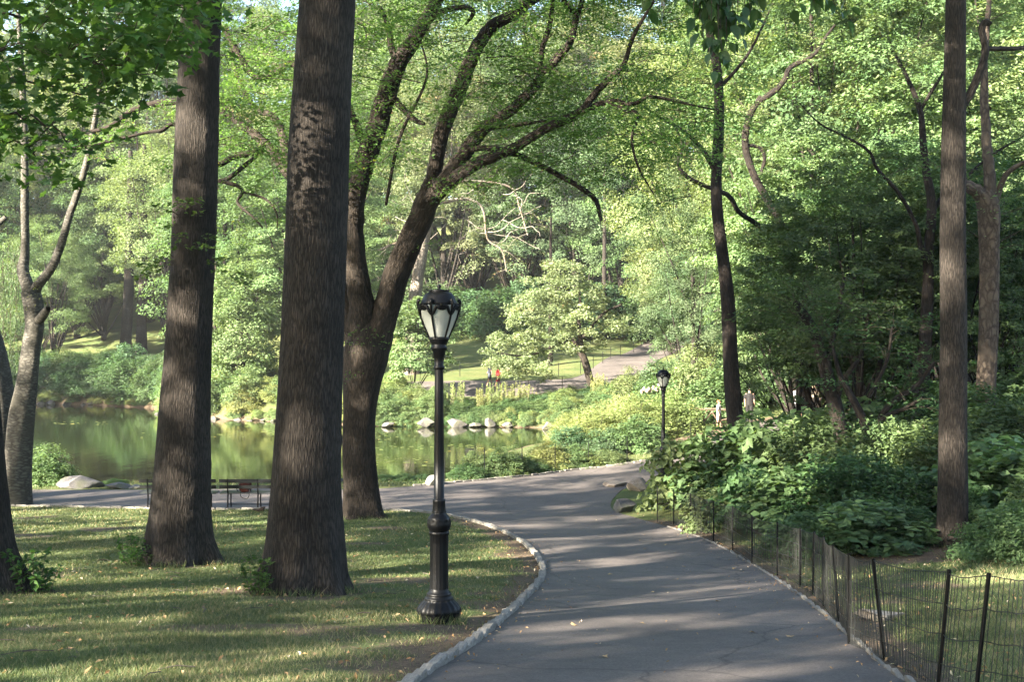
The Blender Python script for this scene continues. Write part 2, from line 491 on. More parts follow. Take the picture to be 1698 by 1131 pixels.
# ------------------------------------------------------------------ terrain
POND = np.array([(-95, 36), (-60, 40), (-30, 42.5), (-17, 44), (-10, 44.5), (-5, 45.5), (-2.8, 47), (-2.2, 52), (-1.0, 58), (1.5, 66), (3.0, 73),
                 (2.5, 76.5), (0, 77.5), (-5, 78.5), (-8.9, 78.5), (-16.5, 84), (-22, 87), (-26, 92), (-29, 102), (-38, 109), (-46, 111), (-70, 115), (-95, 112)], float)
def poly_sd(poly, x, y):
    """signed distance: negative inside."""
    x = np.asarray(x, float).ravel(); y = np.asarray(y, float).ravel()
    d = np.full(len(x), 1e9); inside = np.zeros(len(x), bool)
    n = len(poly)
    for i in range(n):
        a = poly[i]; b = poly[(i + 1) % n]; e = b - a
        w0 = x - a[0]; w1 = y - a[1]
        t = np.clip((w0 * e[0] + w1 * e[1]) / (e @ e + 1e-12), 0, 1)
        d = np.minimum(d, (w0 - t * e[0]) ** 2 + (w1 - t * e[1]) ** 2)
        c = ((a[1] > y) != (b[1] > y)) & (x < (b[0] - a[0]) * (y - a[1]) / (b[1] - a[1] + 1e-12) + a[0])
        inside ^= c
    d = np.sqrt(d)
    return np.where(inside, -d, d)

CP = []
prof = [(-15, 3.6), (0, 3.4), (5, 2.85), (10, 2.245), (14.2, 1.77), (18, 1.35), (22, 0.95), (27, 0.65), (31, 0.42), (36, 0.25), (41, 0.28)]
for d, z in prof:
    for x in (-30, -14, -6, 0, 4):
        CP.append((x * (0.6 if d < 12 else 1), d, z + (0.06 if x < -5 else 0)))
CP += [(9, 5, 2.9), (7, 10, 2.3), (8, 14, 1.9), (9, 18, 1.5), (8.8, 24, 1.1), (6.5, 28, 0.8), (7, 33, 0.8), (12, 33, 1.5), (20, 38, 2.6), (16, 24, 1.8), (18, 12, 2.6), (30, 20, 4), (35, 45, 5.5),
       (5.2, 41, 0.35), (4.8, 48, 0.5), (8, 51, 1.0), (11.4, 55, 1.5), (12, 50, 1.55), (20, 56, 2.2), (30, 60, 3.5), (5, 56, 0.45), (3, 50, 0.35), (0, 50, 0.3), (6, 66, 0.7), (12, 72, 2.5), (25, 80, 6), (45, 80, 10),
       (0, 80, 0.7), (-9, 81.5, 0.7), (3, 80, 1.0), (-1.3, 87, 2.35), (-8, 88, 2.2), (6, 88, 2.5), (8, 95, 3.2), (12, 112, 4.6), (-3, 100, 3.6), (-6, 108, 4.6), (4, 108, 4.9), (-5, 118, 6.5), (8, 125, 8),
       (-20, 95, 2.2), (-30, 112, 2.5), (-45, 118, 2.5), (-40, 128, 4.6), (-30, 125, 4.8), (-60, 130, 5), (-10, 140, 12), (-40, 150, 13), (20, 140, 13), (45, 120, 14), (60, 150, 22), (0, 170, 22), (-50, 180, 22), (50, 190, 28), (-90, 150, 14), (100, 100, 18),
       (-60, -20, 4), (60, -20, 7), (-80, 20, 1.5), (-100, 60, 3), (80, 30, 10), (0, 300, 42), (-200, 300, 42), (200, 300, 42), (-250, 0, 8), (250, 0, 20), (-200, 120, 14), (0, -150, 8)]
CP = np.array(CP, float)
_c2 = 16.0
_A = np.sqrt(((CP[:, None, :2] - CP[None, :, :2]) ** 2).sum(-1) + _c2)
_n = len(CP)
_Q = np.zeros((_n + 3, _n + 3)); _Q[:_n, :_n] = _A - 0.02 * -np.eye(_n); _Q[:_n, _n] = 1; _Q[:_n, _n + 1:] = CP[:, :2]; _Q[_n, :_n] = 1; _Q[_n + 1:, :_n] = CP[:, :2].T
_w = np.linalg.lstsq(_Q, np.concatenate([CP[:, 2], np.zeros(3)]), rcond=None)[0]
def land(x, y):
    x = np.asarray(x, float).ravel(); y = np.asarray(y, float).ravel()
    x = np.clip(x, -300, 300); y = np.clip(y, -200, 320)
    r = np.sqrt((x[:, None] - CP[None, :, 0]) ** 2 + (y[:, None] - CP[None, :, 1]) ** 2 + _c2)
    return r @ _w[:_n] + _w[_n] + x * _w[_n + 1] + y * _w[_n + 2]
def height(x, y):
    x = np.asarray(x, float).ravel(); y = np.asarray(y, float).ravel()
    z = land(x, y)
    s = poly_sd(POND, x, y)
    z = np.where(s > 0, np.maximum(z, 0.12) * (1 - np.exp(-(s / 1.0) ** 1.5)) - 0.04 * np.exp(-(s / 0.8)), np.maximum(-1.3, -0.04 + 0.5 * s))
    return z
def gz(x, y):
    return float(height([x], [y])[0])
_ds = np.concatenate([np.arange(4, 60, 0.1), np.arange(60, 200, 0.5)])
def G(px, py):
    """the point of the ground seen at a photo pixel."""
    X = (px - CX) / F * _ds; Z = CAMZ - (py - HY) / F * _ds
    h = height(X, _ds)
    k = np.nonzero(Z <= h)[0]
    if len(k) == 0 or k[0] == 0:
        d = 60.0
    else:
        i = k[0]; a = Z[i - 1] - h[i - 1]; b = h[i] - Z[i]
        d = _ds[i - 1] + (_ds[i] - _ds[i - 1]) * a / (a + b + 1e-9)
    x = (px - CX) / F * d
    return np.array([x, d, gz(x, d)])
def at(px, d):
    x = (px - CX) / F * d
    return np.array([x, d, gz(x, d)])

def resample(pts, step):
    pts = np.asarray(pts, float)
    L = np.concatenate([[0], np.cumsum(np.linalg.norm(np.diff(pts[:, :2], axis=0), axis=1))])
    n = max(2, int(L[-1] / step))
    s = np.linspace(0, L[-1], n + 1)
    return np.stack([np.interp(s, L, pts[:, k]) for k in range(pts.shape[1])], 1)

# path outline, walked round
LEFT_EDGE = catmull([(-0.95, -8), (-1.0, 3), (-0.95, 7.5)] + [tuple(G(a, b)[:2]) for a, b in
            [(697, 1131), (770, 1085), (832, 1035), (882, 988), (904, 957), (898, 930), (872, 902), (835, 882), (790, 866), (735, 854)]], 6)
NEAR_EDGE = catmull([tuple(G(a, b)[:2]) for a, b in [(735, 854), (680, 848), (600, 846), (440, 845), (300, 845), (200, 843), (50, 840)]] + [(-22, 36.2), (-45, 34)], 6)
FAR_EDGE = catmull([(-45, 38.5), (-22, 40.2)] + [tuple(G(a, b)[:2]) for a, b in [(100, 813), (220, 813), (350, 812), (470, 811), (600, 812), (700, 806), (760, 801), (880, 790), (960, 780), (1048, 769)]] + [(8, 50.5), (11.4, 57.5), (20, 59.5), (34, 60)], 6)
RIGHT_EDGE = catmull([(34, 56.5), (20, 55.5), (12.6, 53), (9, 47.5), (6.3, 43)] + [tuple(G(a, b)[:2]) for a, b in [(1050, 806), (1018, 826), (1016, 846), (1060, 861), (1130, 882), (1200, 911), (1275, 955), (1350, 1010), (1420, 1070), (1497, 1131)]] + [(3.2, 7.5), (3.2, 3), (3.3, -8)], 6)
PATH_POLY = np.concatenate([LEFT_EDGE, NEAR_EDGE[1:], FAR_EDGE, RIGHT_EDGE])
FP_C = [tuple(G(a, b)[:2]) for a, b in [(420, 652), (560, 647), (700, 643), (830, 642), (930, 638), (1000, 628)]]
FP_C = catmull([(-45, 92)] + FP_C + [(9.5, 100), (13, 112), (20, 122), (32, 130)], 6)
def strip_poly(c, w):
    c = resample(c, 1.0)
    t = np.gradient(c, axis=0); t /= np.linalg.norm(t, axis=1)[:, None]
    nrm = np.stack([-t[:, 1], t[:, 0]], 1)
    return np.concatenate([c + nrm * w / 2, (c - nrm * w / 2)[::-1]])
FAR_POLY = strip_poly(FP_C, 4.8)

def drape(poly, step, off, name, mat, skirt=0.12):
    ring = resample(np.vstack([poly, poly[:1]]), step)[:-1]
    lo = ring.min(0); hi = ring.max(0)
    gx, gy = np.meshgrid(np.arange(lo[0], hi[0], step), np.arange(lo[1], hi[1], step))
    gx = gx.ravel(); gy = gy.ravel()
    k = poly_sd(ring, gx, gy) < -step * 0.4
    inner = np.stack([gx[k], gy[k]], 1)
    pts = np.vstack([ring, inner]); n = len(ring)
    vs, es, fs, *_ = delaunay_2d_cdt([Vector(p) for p in pts], [(i, (i + 1) % n) for i in range(n)], [], 1, 1e-5)
    vs = np.array([(v[0], v[1]) for v in vs])
    z = height(vs[:, 0], vs[:, 1]) + off
    tri = np.array([f for f in fs if len(f) == 3])
    g = Geo(); g.add(np.column_stack([vs, z]), tri)
    # skirt round the edge
    rz = height(ring[:, 0], ring[:, 1]) + off
    V = np.vstack([np.column_stack([ring, rz]), np.column_stack([ring, rz - skirt])])
    i = np.arange(n); j = (i + 1) % n
    g.add(V, np.stack([i, i + n, j + n, j], 1))
    return part(name, g, mat)

# tensor grid, fine near the camera
def axis(stops):
    out = []
    for a, b, s in stops:
        out += list(np.arange(a, b, s))
    return np.array(out + [stops[-1][1]])
xs = axis([(-600, -120, 40), (-120, -50, 5), (-50, -14, 1.0), (-14, 14, 0.22), (14, 50, 1.0), (50, 120, 5), (120, 600.1, 40)])
ys = axis([(-400, -20, 30), (-20, 7, 1.0), (7, 46, 0.22), (46, 130, 0.9), (130, 250, 5), (250, 900.1, 50)])
GX, GY = np.meshgrid(xs, ys)
gxf, gyf = GX.ravel(), GY.ravel()
GZ = height(gxf, gyf)
sdp = poly_sd(PATH_POLY, gxf, gyf)
sdf = poly_sd(FAR_POLY, gxf, gyf)
GZ = GZ + (fbm(gxf * 0.8, gyf * 0.8) - 0.5) * 0.07 * sm(0.2, 1.2, np.minimum(np.abs(sdp), np.abs(sdf)))
GZ = GZ - 0.10 * (sdp < -0.16) - 0.10 * (sdf < -0.5)
def dirt_amount(x, y):
    sp = poly_sd(PATH_POLY, x, y)
    x = np.asarray(x).ravel(); y = np.asarray(y).ravel()
    n = fbm(x * 1.3, y * 1.3)
    kerbside = np.exp(-(np.maximum(sp, 0) / 0.75) ** 2) * (0.75 + 1.1 * (n - 0.4)) * (y < 33)
    patch = sm(0.56, 0.74, fbm(x * 0.6 + 9, y * 0.6 + 3)) * 0.6 * (y < 36)
    bare = 0
    for (bx, by, r) in ((-4.0, 18.2, 1.2), (-0.86, 13.6, 0.8), (-6.1, 22.8, 1.0), (-0.6, 12.2, 1.1), (8.8, 24, 1.2), (-1.2, 11.0, 0.9), (5.6, 11.5, 0.8)):
        bare = np.maximum(bare, 0.75 * np.exp(-((x - bx) ** 2 + (y - by) ** 2) / r ** 2))
    wood = sm(4.5, 7.0, x) * (y > 22) * (y < 60) * 0.9
    shore = np.exp(-(np.maximum(poly_sd(POND, x, y), 0) / 0.8) ** 2) * 0.8
    return np.clip(np.maximum.reduce([kerbside, patch, bare + 0 * x, wood, shore]), 0, 1)
g = Geo()
nx, ny = len(xs), len(ys)
idx = np.arange(nx * ny).reshape(ny, nx)
g.add(np.column_stack([gxf, gyf, GZ]), np.stack([idx[:-1, :-1], idx[:-1, 1:], idx[1:, 1:], idx[1:, :-1]], -1).reshape(-1, 4))
gm = g.mesh('ground', M['ground'])
da = gm.attributes.new('dirt', 'FLOAT', 'POINT')
da.data.foreach_set('value', dirt_amount(gxf, gyf).astype(np.float32))
ground = link('ground', gm)
tag(ground, 'sloping park ground with worn grass and bare soil running down to the pond', 'ground', kind='structure')

path = drape(PATH_POLY, 0.3, 0.012, 'path', M['asphalt'])
tag(path, 'grey asphalt footpath curving past the lamp post and forking along the near shore', 'path', kind='structure')
fpath = drape(FAR_POLY, 0.8, 0.02, 'path', M['asphalt'])
tag(fpath, 'asphalt path on the far side of the pond climbing to the right', 'path', kind='structure')

wx = np.linspace(-100, 10, 24); wy = np.linspace(34, 118, 20)
WX, WY = np.meshgrid(wx, wy)
i2 = np.arange(24 * 20).reshape(20, 24)
wg = Geo(); wg.add(np.column_stack([WX.ravel(), WY.ravel(), np.zeros(WX.size)]), np.stack([i2[:-1, :-1], i2[:-1, 1:], i2[1:, 1:], i2[1:, :-1]], -1).reshape(-1, 4))
water = part('water', wg, M['water'])
tag(water, 'still murky green pond water reflecting the trees', 'pond', kind='structure')

# floating leaves and scum
def floats():
    r = np.random.default_rng(77); g = Geo()
    cl = [P(452, 716, 73), P(640, 708, 72), P(680, 735, 62), P(300, 720, 70), P(120, 700, 82), P(590, 722, 68), P(830, 742, 60), P(660, 760, 54), P(540, 690, 85)]
    for c in cl:
        for k in range(34):
            x = c[0] + r.normal(0, 1.6); y = c[1] + r.normal(0, 1.1); rad = r.uniform(0.04, 0.13)
            if poly_sd(POND, [x], [y])[0] > -0.3: continue
            th = np.linspace(0, 2 * np.pi, 8, endpoint=False)
            V = np.column_stack([x + rad * np.cos(th) * r.uniform(.8, 1.2), y + rad * np.sin(th), np.full(8, 0.006)])
            g.add(np.vstack([V, [[x, y, 0.012]]]), np.array([(i, (i + 1) % 8, 8) for i in range(8)]), tint=np.full(8, r.random()))
    o = part('floating_leaves', g, M['leaf_gold'], None, smooth=False)
    tag(o, 'small yellowish leaves and pads floating on the pond', 'floating leaves', kind='stuff')
floats()

# ------------------------------------------------------------------ kerbs (stones one by one)
def kerb_stone_mesh(seed):
    r = np.random.default_rng(seed)
    bm = bmesh.new()
    bmesh.ops.create_cube(bm, size=1.0)
    bmesh.ops.bevel(bm, geom=bm.edges[:], offset=0.12, segments=1, affect='EDGES')
    for v in bm.verts:
        v.co += Vector(r.normal(0, 0.035, 3))
    me = bpy.data.meshes.new('kerb_stone'); bm.to_mesh(me); bm.free()
    me.materials.append(M['kerb'])
    return me
KS = [kerb_stone_mesh(s) for s in range(8)]
def kerb_line(pts, w, hgt, lmin, lmax, label, out=0.0):
    root = thing('kerb', label, 'kerb', kind='structure')
    pts = resample(pts, 0.02)
    L = np.concatenate([[0], np.cumsum(np.linalg.norm(np.diff(pts, axis=0), axis=1))])
    s = 0.0; k = 0
    while s < L[-1] - lmax and k < 290:
        l = random.uniform(lmin, lmax)
        a = np.array([np.interp(s, L, pts[:, c]) for c in (0, 1)]); b = np.array([np.interp(s + l, L, pts[:, c]) for c in (0, 1)])
        c = (a + b) / 2; t = b - a
        nrm = np.array([-t[1], t[0]]) / (np.linalg.norm(t) + 1e-9)
        c = c + nrm * (out + random.uniform(-0.012, 0.012))
        o = link('kerb_stone', random.choice(KS), root)
        o.location = (c[0], c[1], gz(c[0], c[1]) + hgt / 2 - 0.06 + random.uniform(-0.012, 0.012))
        o.rotation_euler = (random.uniform(-.05, .05), random.uniform(-.05, .05), math.atan2(t[1], t[0]) + random.uniform(-.06, .06))
        o.scale = (l * 0.985, w * random.uniform(0.85, 1.15), hgt)
        s += l; k += 1
    return root
ke = LEFT_EDGE[LEFT_EDGE[:, 1] > 6.5]
kerb_line(ke, 0.11, 0.13, 0.22, 0.42, 'pale rough stone kerb curving between the lawn and the asphalt path', out=0.05)
kn = NEAR_EDGE[NEAR_EDGE[:, 0] > -18]
kerb_line(kn, 0.10, 0.12, 0.25, 0.5, 'low stone edging along the lawn in front of the benches', out=0.05)
kr = RIGHT_EDGE[(RIGHT_EDGE[:, 1] < 31.5) & (RIGHT_EDGE[:, 1] > 6)]
kerb_line(kr, 0.055, 0.085, 0.3, 0.6, 'thin flush stone edging along the wire fence side of the path', out=0.03)
kf = FAR_EDGE[(FAR_EDGE[:, 0] > -3.5) & (FAR_EDGE[:, 0] < 6)]
kerb_line(kf, 0.09, 0.13, 0.3, 0.5, 'dark low stone edging beneath the fenced ground cover', out=0.05)

# ------------------------------------------------------------------ leaves and crowns
def unit(a):
    return a / (np.linalg.norm(a, axis=-1, keepdims=True) + 1e-9)
def leaf_quads(c, nrm, L, W, r, droop=0.0, dirs=None):
    """rhombic leaves with a slight fold; c (n,3)."""
    n = len(c)
    if dirs is None:
        dirs = r.normal(size=(n, 3))
    nrm = unit(nrm)
    d = unit(dirs - nrm * (dirs * nrm).sum(1)[:, None])
    s = np.cross(nrm, d)
    L = np.broadcast_to(L, (n,))[:, None]; W = np.broadcast_to(W, (n,))[:, None]
    base = c - d * L * 0.5
    tip = c + d * L * 0.5 - nrm * L * droop
    l_ = c + s * W * 0.5 - d * L * 0.08 + nrm * W * 0.14
    r_ = c - s * W * 0.5 - d * L * 0.08 + nrm * W * 0.14
    V = np.stack([base, r_, tip, l_], 1).reshape(-1, 3)
    Fq = np.arange(n * 4).reshape(n, 4)
    return V, Fq
def leaf_clumps(geo, centers, radii, per, L, r, flat=0.45, out_from=None, up=0.9, outw=0.7, jit=0.55, aspect=0.6, tint_j=0.25):
    """clumps of leaves; centers (m,3)."""
    m = len(centers)
    idx = np.repeat(np.arange(m), per)
    n = len(idx)
    q = unit(r.normal(size=(n, 3))) * (r.random(n) ** 0.45)[:, None]
    q[:, 2] *= flat
    tilt = unit(r.normal(size=(m, 3)) * 0.35 + [0, 0, 1])
    q[:, 2] += -(q[:, 0] * tilt[idx, 0] + q[:, 1] * tilt[idx, 1]) * 0.8
    q[:, 2] -= (q[:, 0] ** 2 + q[:, 1] ** 2) * 0.25
    c = centers[idx] + q * radii[idx][:, None]
    nr = np.array([0, 0, up]) + r.normal(size=(n, 3)) * jit
    if out_from is not None:
        nr = nr + outw * unit(c - out_from)
    nr = nr + 0.35 * q
    ct = r.random(m)
    t = np.clip(ct[idx] * 0.7 + r.random(n) * 0.3 + r.normal(0, tint_j * 0.1, n), 0, 1)
    Ls = L * r.uniform(0.65, 1.3, n)
    V, Fq = leaf_quads(c, nr, Ls, Ls * aspect, r, 0.1)
    geo.add(V, Fq, tint=t)

def crown_proto(seed, R, H, z0, nclump, per, L, leaf, bark, trunk_r, flat=0.45, shape='round', crad=(0.7, 1.3), aspect=0.6, nb=14, gap=0.0):
    """a tree of unit kind: trunk with limbs and a crown, base at the origin."""
    r = np.random.default_rng(seed)
    lob = unit(r.normal(size=(9, 3))); la = r.uniform(-0.35, 0.45, 9)
    u = unit(r.normal(size=(nclump * 3, 3)))
    if shape != 'dome':
        pass
    u = u[u[:, 2] > (-0.75 if shape != 'dome' else -0.15)][:nclump]
    mult = 1 + (np.exp(-((1 - u @ lob.T) / 0.18)) * la).sum(1)
    rr = (0.45 + 0.55 * r.random(len(u)) ** 0.5) * mult
    cz = z0 + H * 0.48
    c = u * rr[:, None] * [R, R, H * 0.52] + [0, 0, cz]
    if shape == 'cone':
        c[:, :2] *= np.clip(1.25 - (c[:, 2:3] - z0) / H, 0.2, 1.2)
    if gap:
        keep = r.random(len(c)) > gap; c = c[keep]
    g = Geo()
    leaf_clumps(g, c, r.uniform(crad[0], crad[1], len(c)), per, L, r, flat, np.array([0, 0, cz - H * 0.2]), aspect=aspect)
    cm = g.mesh('crown', leaf, smooth=False)
    tg = Geo()
    top = np.array([r.normal(0, R * 0.06), r.normal(0, R * 0.06), z0 + H * 0.72])
    tp = catmull([(0, 0, -0.4), (0, 0, 0.3), (r.normal(0, .1), r.normal(0, .1), z0 * 0.6), tuple(top * [0.6, 0.6, 0.6]), tuple(top)], 5)
    tr = trunk_r * np.interp(np.linspace(0, 1, len(tp)), [0, 0.12, 0.3, 1], [1.5, 1.05, 0.9, 0.25])
    V, Fq, uv = tube(tp, tr, 10); tg.add(V, Fq, uv=uv)
    sel = r.choice(len(c), min(nb, len(c)), replace=False)
    for k in sel:
        f = np.clip((c[k, 2] - z0) / H * 0.75 + 0.15 + r.normal(0, .05), 0.3, 0.92)
        s0 = tp[int(f * (len(tp) - 1) * 0.8)]
        e = c[k]
        mid = s0 * 0.5 + e * 0.5 + r.normal(0, 0.12, 3) * R * 0.4 - [0, 0, R * 0.06]
        b = catmull([s0, mid, e], 4)
        V, Fq, uv = tube(b, np.linspace(trunk_r * 0.38, trunk_r * 0.06, len(b)), 5); tg.add(V, Fq, uv=uv)
    tm = tg.mesh('trunk', bark)
    return tm, cm

PROTO = {}
def proto(key, *a, **k):
    PROTO[key] = crown_proto(*a, **k)
proto('far_a', 11, 5.2, 15, 3.5, 197, 288, 0.165, M['leaf_sun'], M['bark_brown'], 0.36, crad=(0.8, 1.5))
proto('far_b', 12, 5.6, 17, 3.0, 231, 273, 0.165, M['leaf_mid'], M['bark_brown'], 0.38, crad=(0.7, 1.4), flat=0.35)
proto('far_c', 13, 4.4, 14, 2.5, 185, 288, 0.165, M['leaf_olive'], M['bark_dark'], 0.3, crad=(0.6, 1.2))
proto('far_d', 14, 4.8, 16, 3.0, 191, 288, 0.165, M['leaf_blue'], M['bark_dark'], 0.34, crad=(0.8, 1.4), flat=0.6)
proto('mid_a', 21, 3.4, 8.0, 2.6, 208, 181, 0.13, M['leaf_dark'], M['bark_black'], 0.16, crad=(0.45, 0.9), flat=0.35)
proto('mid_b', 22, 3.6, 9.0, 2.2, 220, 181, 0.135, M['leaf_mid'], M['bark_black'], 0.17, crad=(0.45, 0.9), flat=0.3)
proto('mid_c', 23, 4.2, 13.0, 4.0, 243, 165, 0.15, M['leaf_sun'], M['bark_brown'], 0.2, crad=(0.5, 1.0), flat=0.35)
proto('gold', 31, 4.6, 7.5, 2.2, 120, 230, 0.17, M['leaf_gold'], M['bark_brown'], 0.2, crad=(0.8, 1.25), flat=0.28)
proto('sap', 32, 2.1, 4.6, 0.9, 90, 120, 0.16, M['leaf_sun'], M['bark_brown'], 0.08, crad=(0.4, 0.75), flat=0.35)
proto('column', 33, 2.9, 11.5, 0.2, 280, 110, 0.2, M['leaf_sun'], M['bark_brown'], 0.22, crad=(0.6, 1.1), flat=0.5)
# shrubs (unit size about 1 m radius, 1.6 m tall)
def shrub_proto(key, seed, R, H, n, per, L, leaf, flat=0.5, aspect=0.55, up=0.8, crad=(0.22, 0.42), stems=9):
    r = np.random.default_rng(seed)
    u = unit(r.normal(size=(n * 2, 3))); u = u[u[:, 2] > -0.1][:n]
    rr = (0.4 + 0.6 * r.random(len(u)) ** 0.5) * (1 + 0.35 * (fbm(u[:, 0] * 2 + seed, u[:, 1] * 2 + 7 + u[:, 2] * 2) - 0.5) * 2)
    c = u * rr[:, None] * [R, R, H] + [0, 0, H * 0.1]
    g = Geo(); leaf_clumps(g, c, r.uniform(*crad, len(c)), per, L, r, flat, np.array([0, 0, -0.2]), up=up, aspect=aspect)
    cm = g.mesh('foliage', leaf, smooth=False)
    sg = Geo()
    for k in r.choice(len(c), stems, replace=False):
        s0 = np.array([r.normal(0, R * 0.1), r.normal(0, R * 0.1), -0.15])
        b = catmull([s0, s0 * 0.3 + c[k] * 0.5 + [0, 0, 0.1], c[k]], 3)
        V, Fq, uv = tube(b, np.linspace(0.025, 0.006, len(b)), 5); sg.add(V, Fq, uv=uv)
    PROTO[key] = (sg.mesh('stem', M['twig']), cm)
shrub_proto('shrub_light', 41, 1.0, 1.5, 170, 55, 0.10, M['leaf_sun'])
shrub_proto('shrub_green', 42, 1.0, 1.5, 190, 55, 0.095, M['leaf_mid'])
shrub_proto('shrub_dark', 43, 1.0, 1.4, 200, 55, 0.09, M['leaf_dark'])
shrub_proto('shrub_large', 49, 1.0, 1.5, 60, 34, 0.17, M['leaf_mid'], flat=0.3, aspect=0.75, crad=(0.3, 0.5))
shrub_proto('shrub_large_light', 50, 1.0, 1.5, 60, 32, 0.17, M['leaf_sun'], flat=0.3, aspect=0.75, crad=(0.3, 0.52))
shrub_proto('shrub_gold', 44, 1.0, 1.4, 190, 60, 0.085, M['leaf_gold'], up=0.4, aspect=0.4)
shrub_proto('shrub_blue', 45, 1.0, 1.4, 170, 55, 0.10, M['leaf_blue'])
shrub_proto('herb', 46, 1.0, 0.75, 170, 50, 0.07, M['leaf_mid'], crad=(0.15, 0.3), stems=5)
# spiky upright plant
def spike_proto():
    r = np.random.default_rng(47); g = Geo(); sg = Geo()
    for k in range(26):
        b = r.normal(0, 0.45, 2); t = b + r.normal(0, 0.12, 2); h = r.uniform(1.2, 2.2)
        p = catmull([(b[0], b[1], -0.1), ((b[0] + t[0]) / 2, (b[1] + t[1]) / 2, h * 0.55), (t[0], t[1], h)], 4)
        V, Fq, uv = tube(p, np.linspace(0.02, 0.006, len(p)), 4); sg.add(V, Fq, uv=uv)
        n = 70; f = r.random(n) ** 0.8; ctr = np.stack([np.interp(f, np.linspace(0, 1, len(p)), p[:, i]) for i in range(3)], 1)
        d = unit(r.normal(size=(n, 3)) * [1, 1, .4] + [0, 0, .5])
        V, Fq = leaf_quads(ctr + d * 0.07, unit(r.normal(size=(n, 3)) + [0, 0, .5]), 0.15, 0.045, r, dirs=d)
        g.add(V, Fq, tint=np.clip(f * 0.6 + r.random(n) * 0.4, 0, 1))
    PROTO['spike'] = (sg.mesh('stem', M['twig']), g.mesh('foliage', M['leaf_gold'], smooth=False))
spike_proto()

def shoots_proto():
    r = np.random.default_rng(48); g = Geo(); sg = Geo()
    for k in range(15):
        b = r.normal(0, 0.10, 2); t = b * 2.2 + r.normal(0, 0.08, 2); h = r.uniform(0.2, 0.62)
        p = catmull([(b[0], b[1], -0.05), ((b[0] + t[0]) / 2, (b[1] + t[1]) / 2, h * 0.6), (t[0], t[1], h)], 4)
        V, Fq, uv = tube(p, np.linspace(0.006, 0.002, len(p)), 4); sg.add(V, Fq, uv=uv)
        n = 17; f = 0.15 + 0.85 * r.random(n); ctr = np.stack([np.interp(f, np.linspace(0, 1, len(p)), p[:, i]) for i in range(3)], 1)
        d = unit(r.normal(size=(n, 3)) * [1, 1, .3])
        V, Fq = leaf_quads(ctr + d * 0.05, np.array([0, 0, 1.0]) + r.normal(size=(n, 3)) * 0.6, 0.095, 0.052, r, 0.2, dirs=d)
        g.add(V, Fq, tint=r.random(n))
    PROTO['shoots'] = (sg.mesh('stem', M['twig']), g.mesh('foliage', M['leaf_maple'], smooth=False))
shoots_proto()

def plant(key, name, label, cat, x, y, s=1.0, sz=None, group=None, mat=None, rz=None, z=None, sy=None, sink=0.0):
    tm, cm = PROTO[key]
    root = thing(name, label, cat, (x, y, (gz(x, y) if z is None else z) - sink), random.uniform(0, 6.28) if rz is None else rz, group)
    root.scale = (s, sy or s, sz or s)
    wood = key not in ('spike', 'herb', 'shoots') and not key.startswith('shrub')
    link('trunk' if wood else 'stem', tm, root)
    c = link('crown' if wood else 'foliage', cm, root)
    if mat is not None:
        c.material_slots[0].link = 'OBJECT'; c.material_slots[0].material = M[mat]
    return root

# ------------------------------------------------------------------ traced trees
def limb_world(data, n_per=6, gnarl=0.0, r=None):
    pts = np.array([P(a, b, d) for a, b, d, w in data]); rad = np.array([w / 2 * d / F for a, b, d, w in data])
    q = catmull(np.column_stack([pts, rad]), n_per)
    if gnarl and r is not None:
        q[1:-1, :3] += r.normal(0, 1, (len(q) - 2, 3)) * (q[1:-1, 3:4] * gnarl)
    q[:, 3] = np.maximum(q[:, 3], 0.004)
    return q

def spray(geo, tgeo, p0, d0, length, r, L, dens, flat=True, droop=0.25, width=0.55, aspect=0.45):
    """one leafy twig: a curved stem with side twiglets carrying leaves in a flat spray."""
    d0 = d0 / np.linalg.norm(d0)
    p1 = p0 + d0 * length * 0.5 + r.normal(0, 0.06, 3) * length
    p2 = p0 + d0 * length + np.array([0, 0, -droop * length]) + r.normal(0, 0.08, 3) * length
    b = catmull([p0, p1, p2], 4)
    if tgeo is not None:
        V, Fq, uv = tube(b, np.linspace(max(0.006, length * 0.008), 0.003, len(b)), 4); tgeo.add(V, Fq, uv=uv)
    n = int(dens * length)
    f = 0.15 + 0.85 * r.random(n) ** 0.8
    ax = np.stack([np.interp(f, np.linspace(0, 1, len(b)), b[:, i]) for i in range(3)], 1)
    side = np.cross(d0, [0, 0, 1.0]); side /= np.linalg.norm(side) + 1e-6
    w = length * width * (1.05 - 0.75 * np.abs(f - 0.45))
    off = r.uniform(-1, 1, n) * w
    c = ax + side * off[:, None] + np.array([0, 0, 1]) * (r.normal(0, 0.05, n) * length - np.abs(off) * 0.18)[:, None] + d0 * (np.abs(off) * 0.5)[:, None]
    nr = np.array([0, 0, 1.0]) + r.normal(size=(n, 3)) * (0.4 if flat else 0.9)
    dirs = d0 + side * np.sign(off)[:, None] * 0.9 + r.normal(size=(n, 3)) * 0.35
    Ls = L * r.uniform(0.7, 1.25, n)
    V, Fq = leaf_quads(c, nr, Ls, Ls * aspect, r, 0.15, dirs)
    t0 = r.random()
    geo.add(V, Fq, tint=np.clip(t0 * 0.5 + r.random(n) * 0.52, 0, 1))

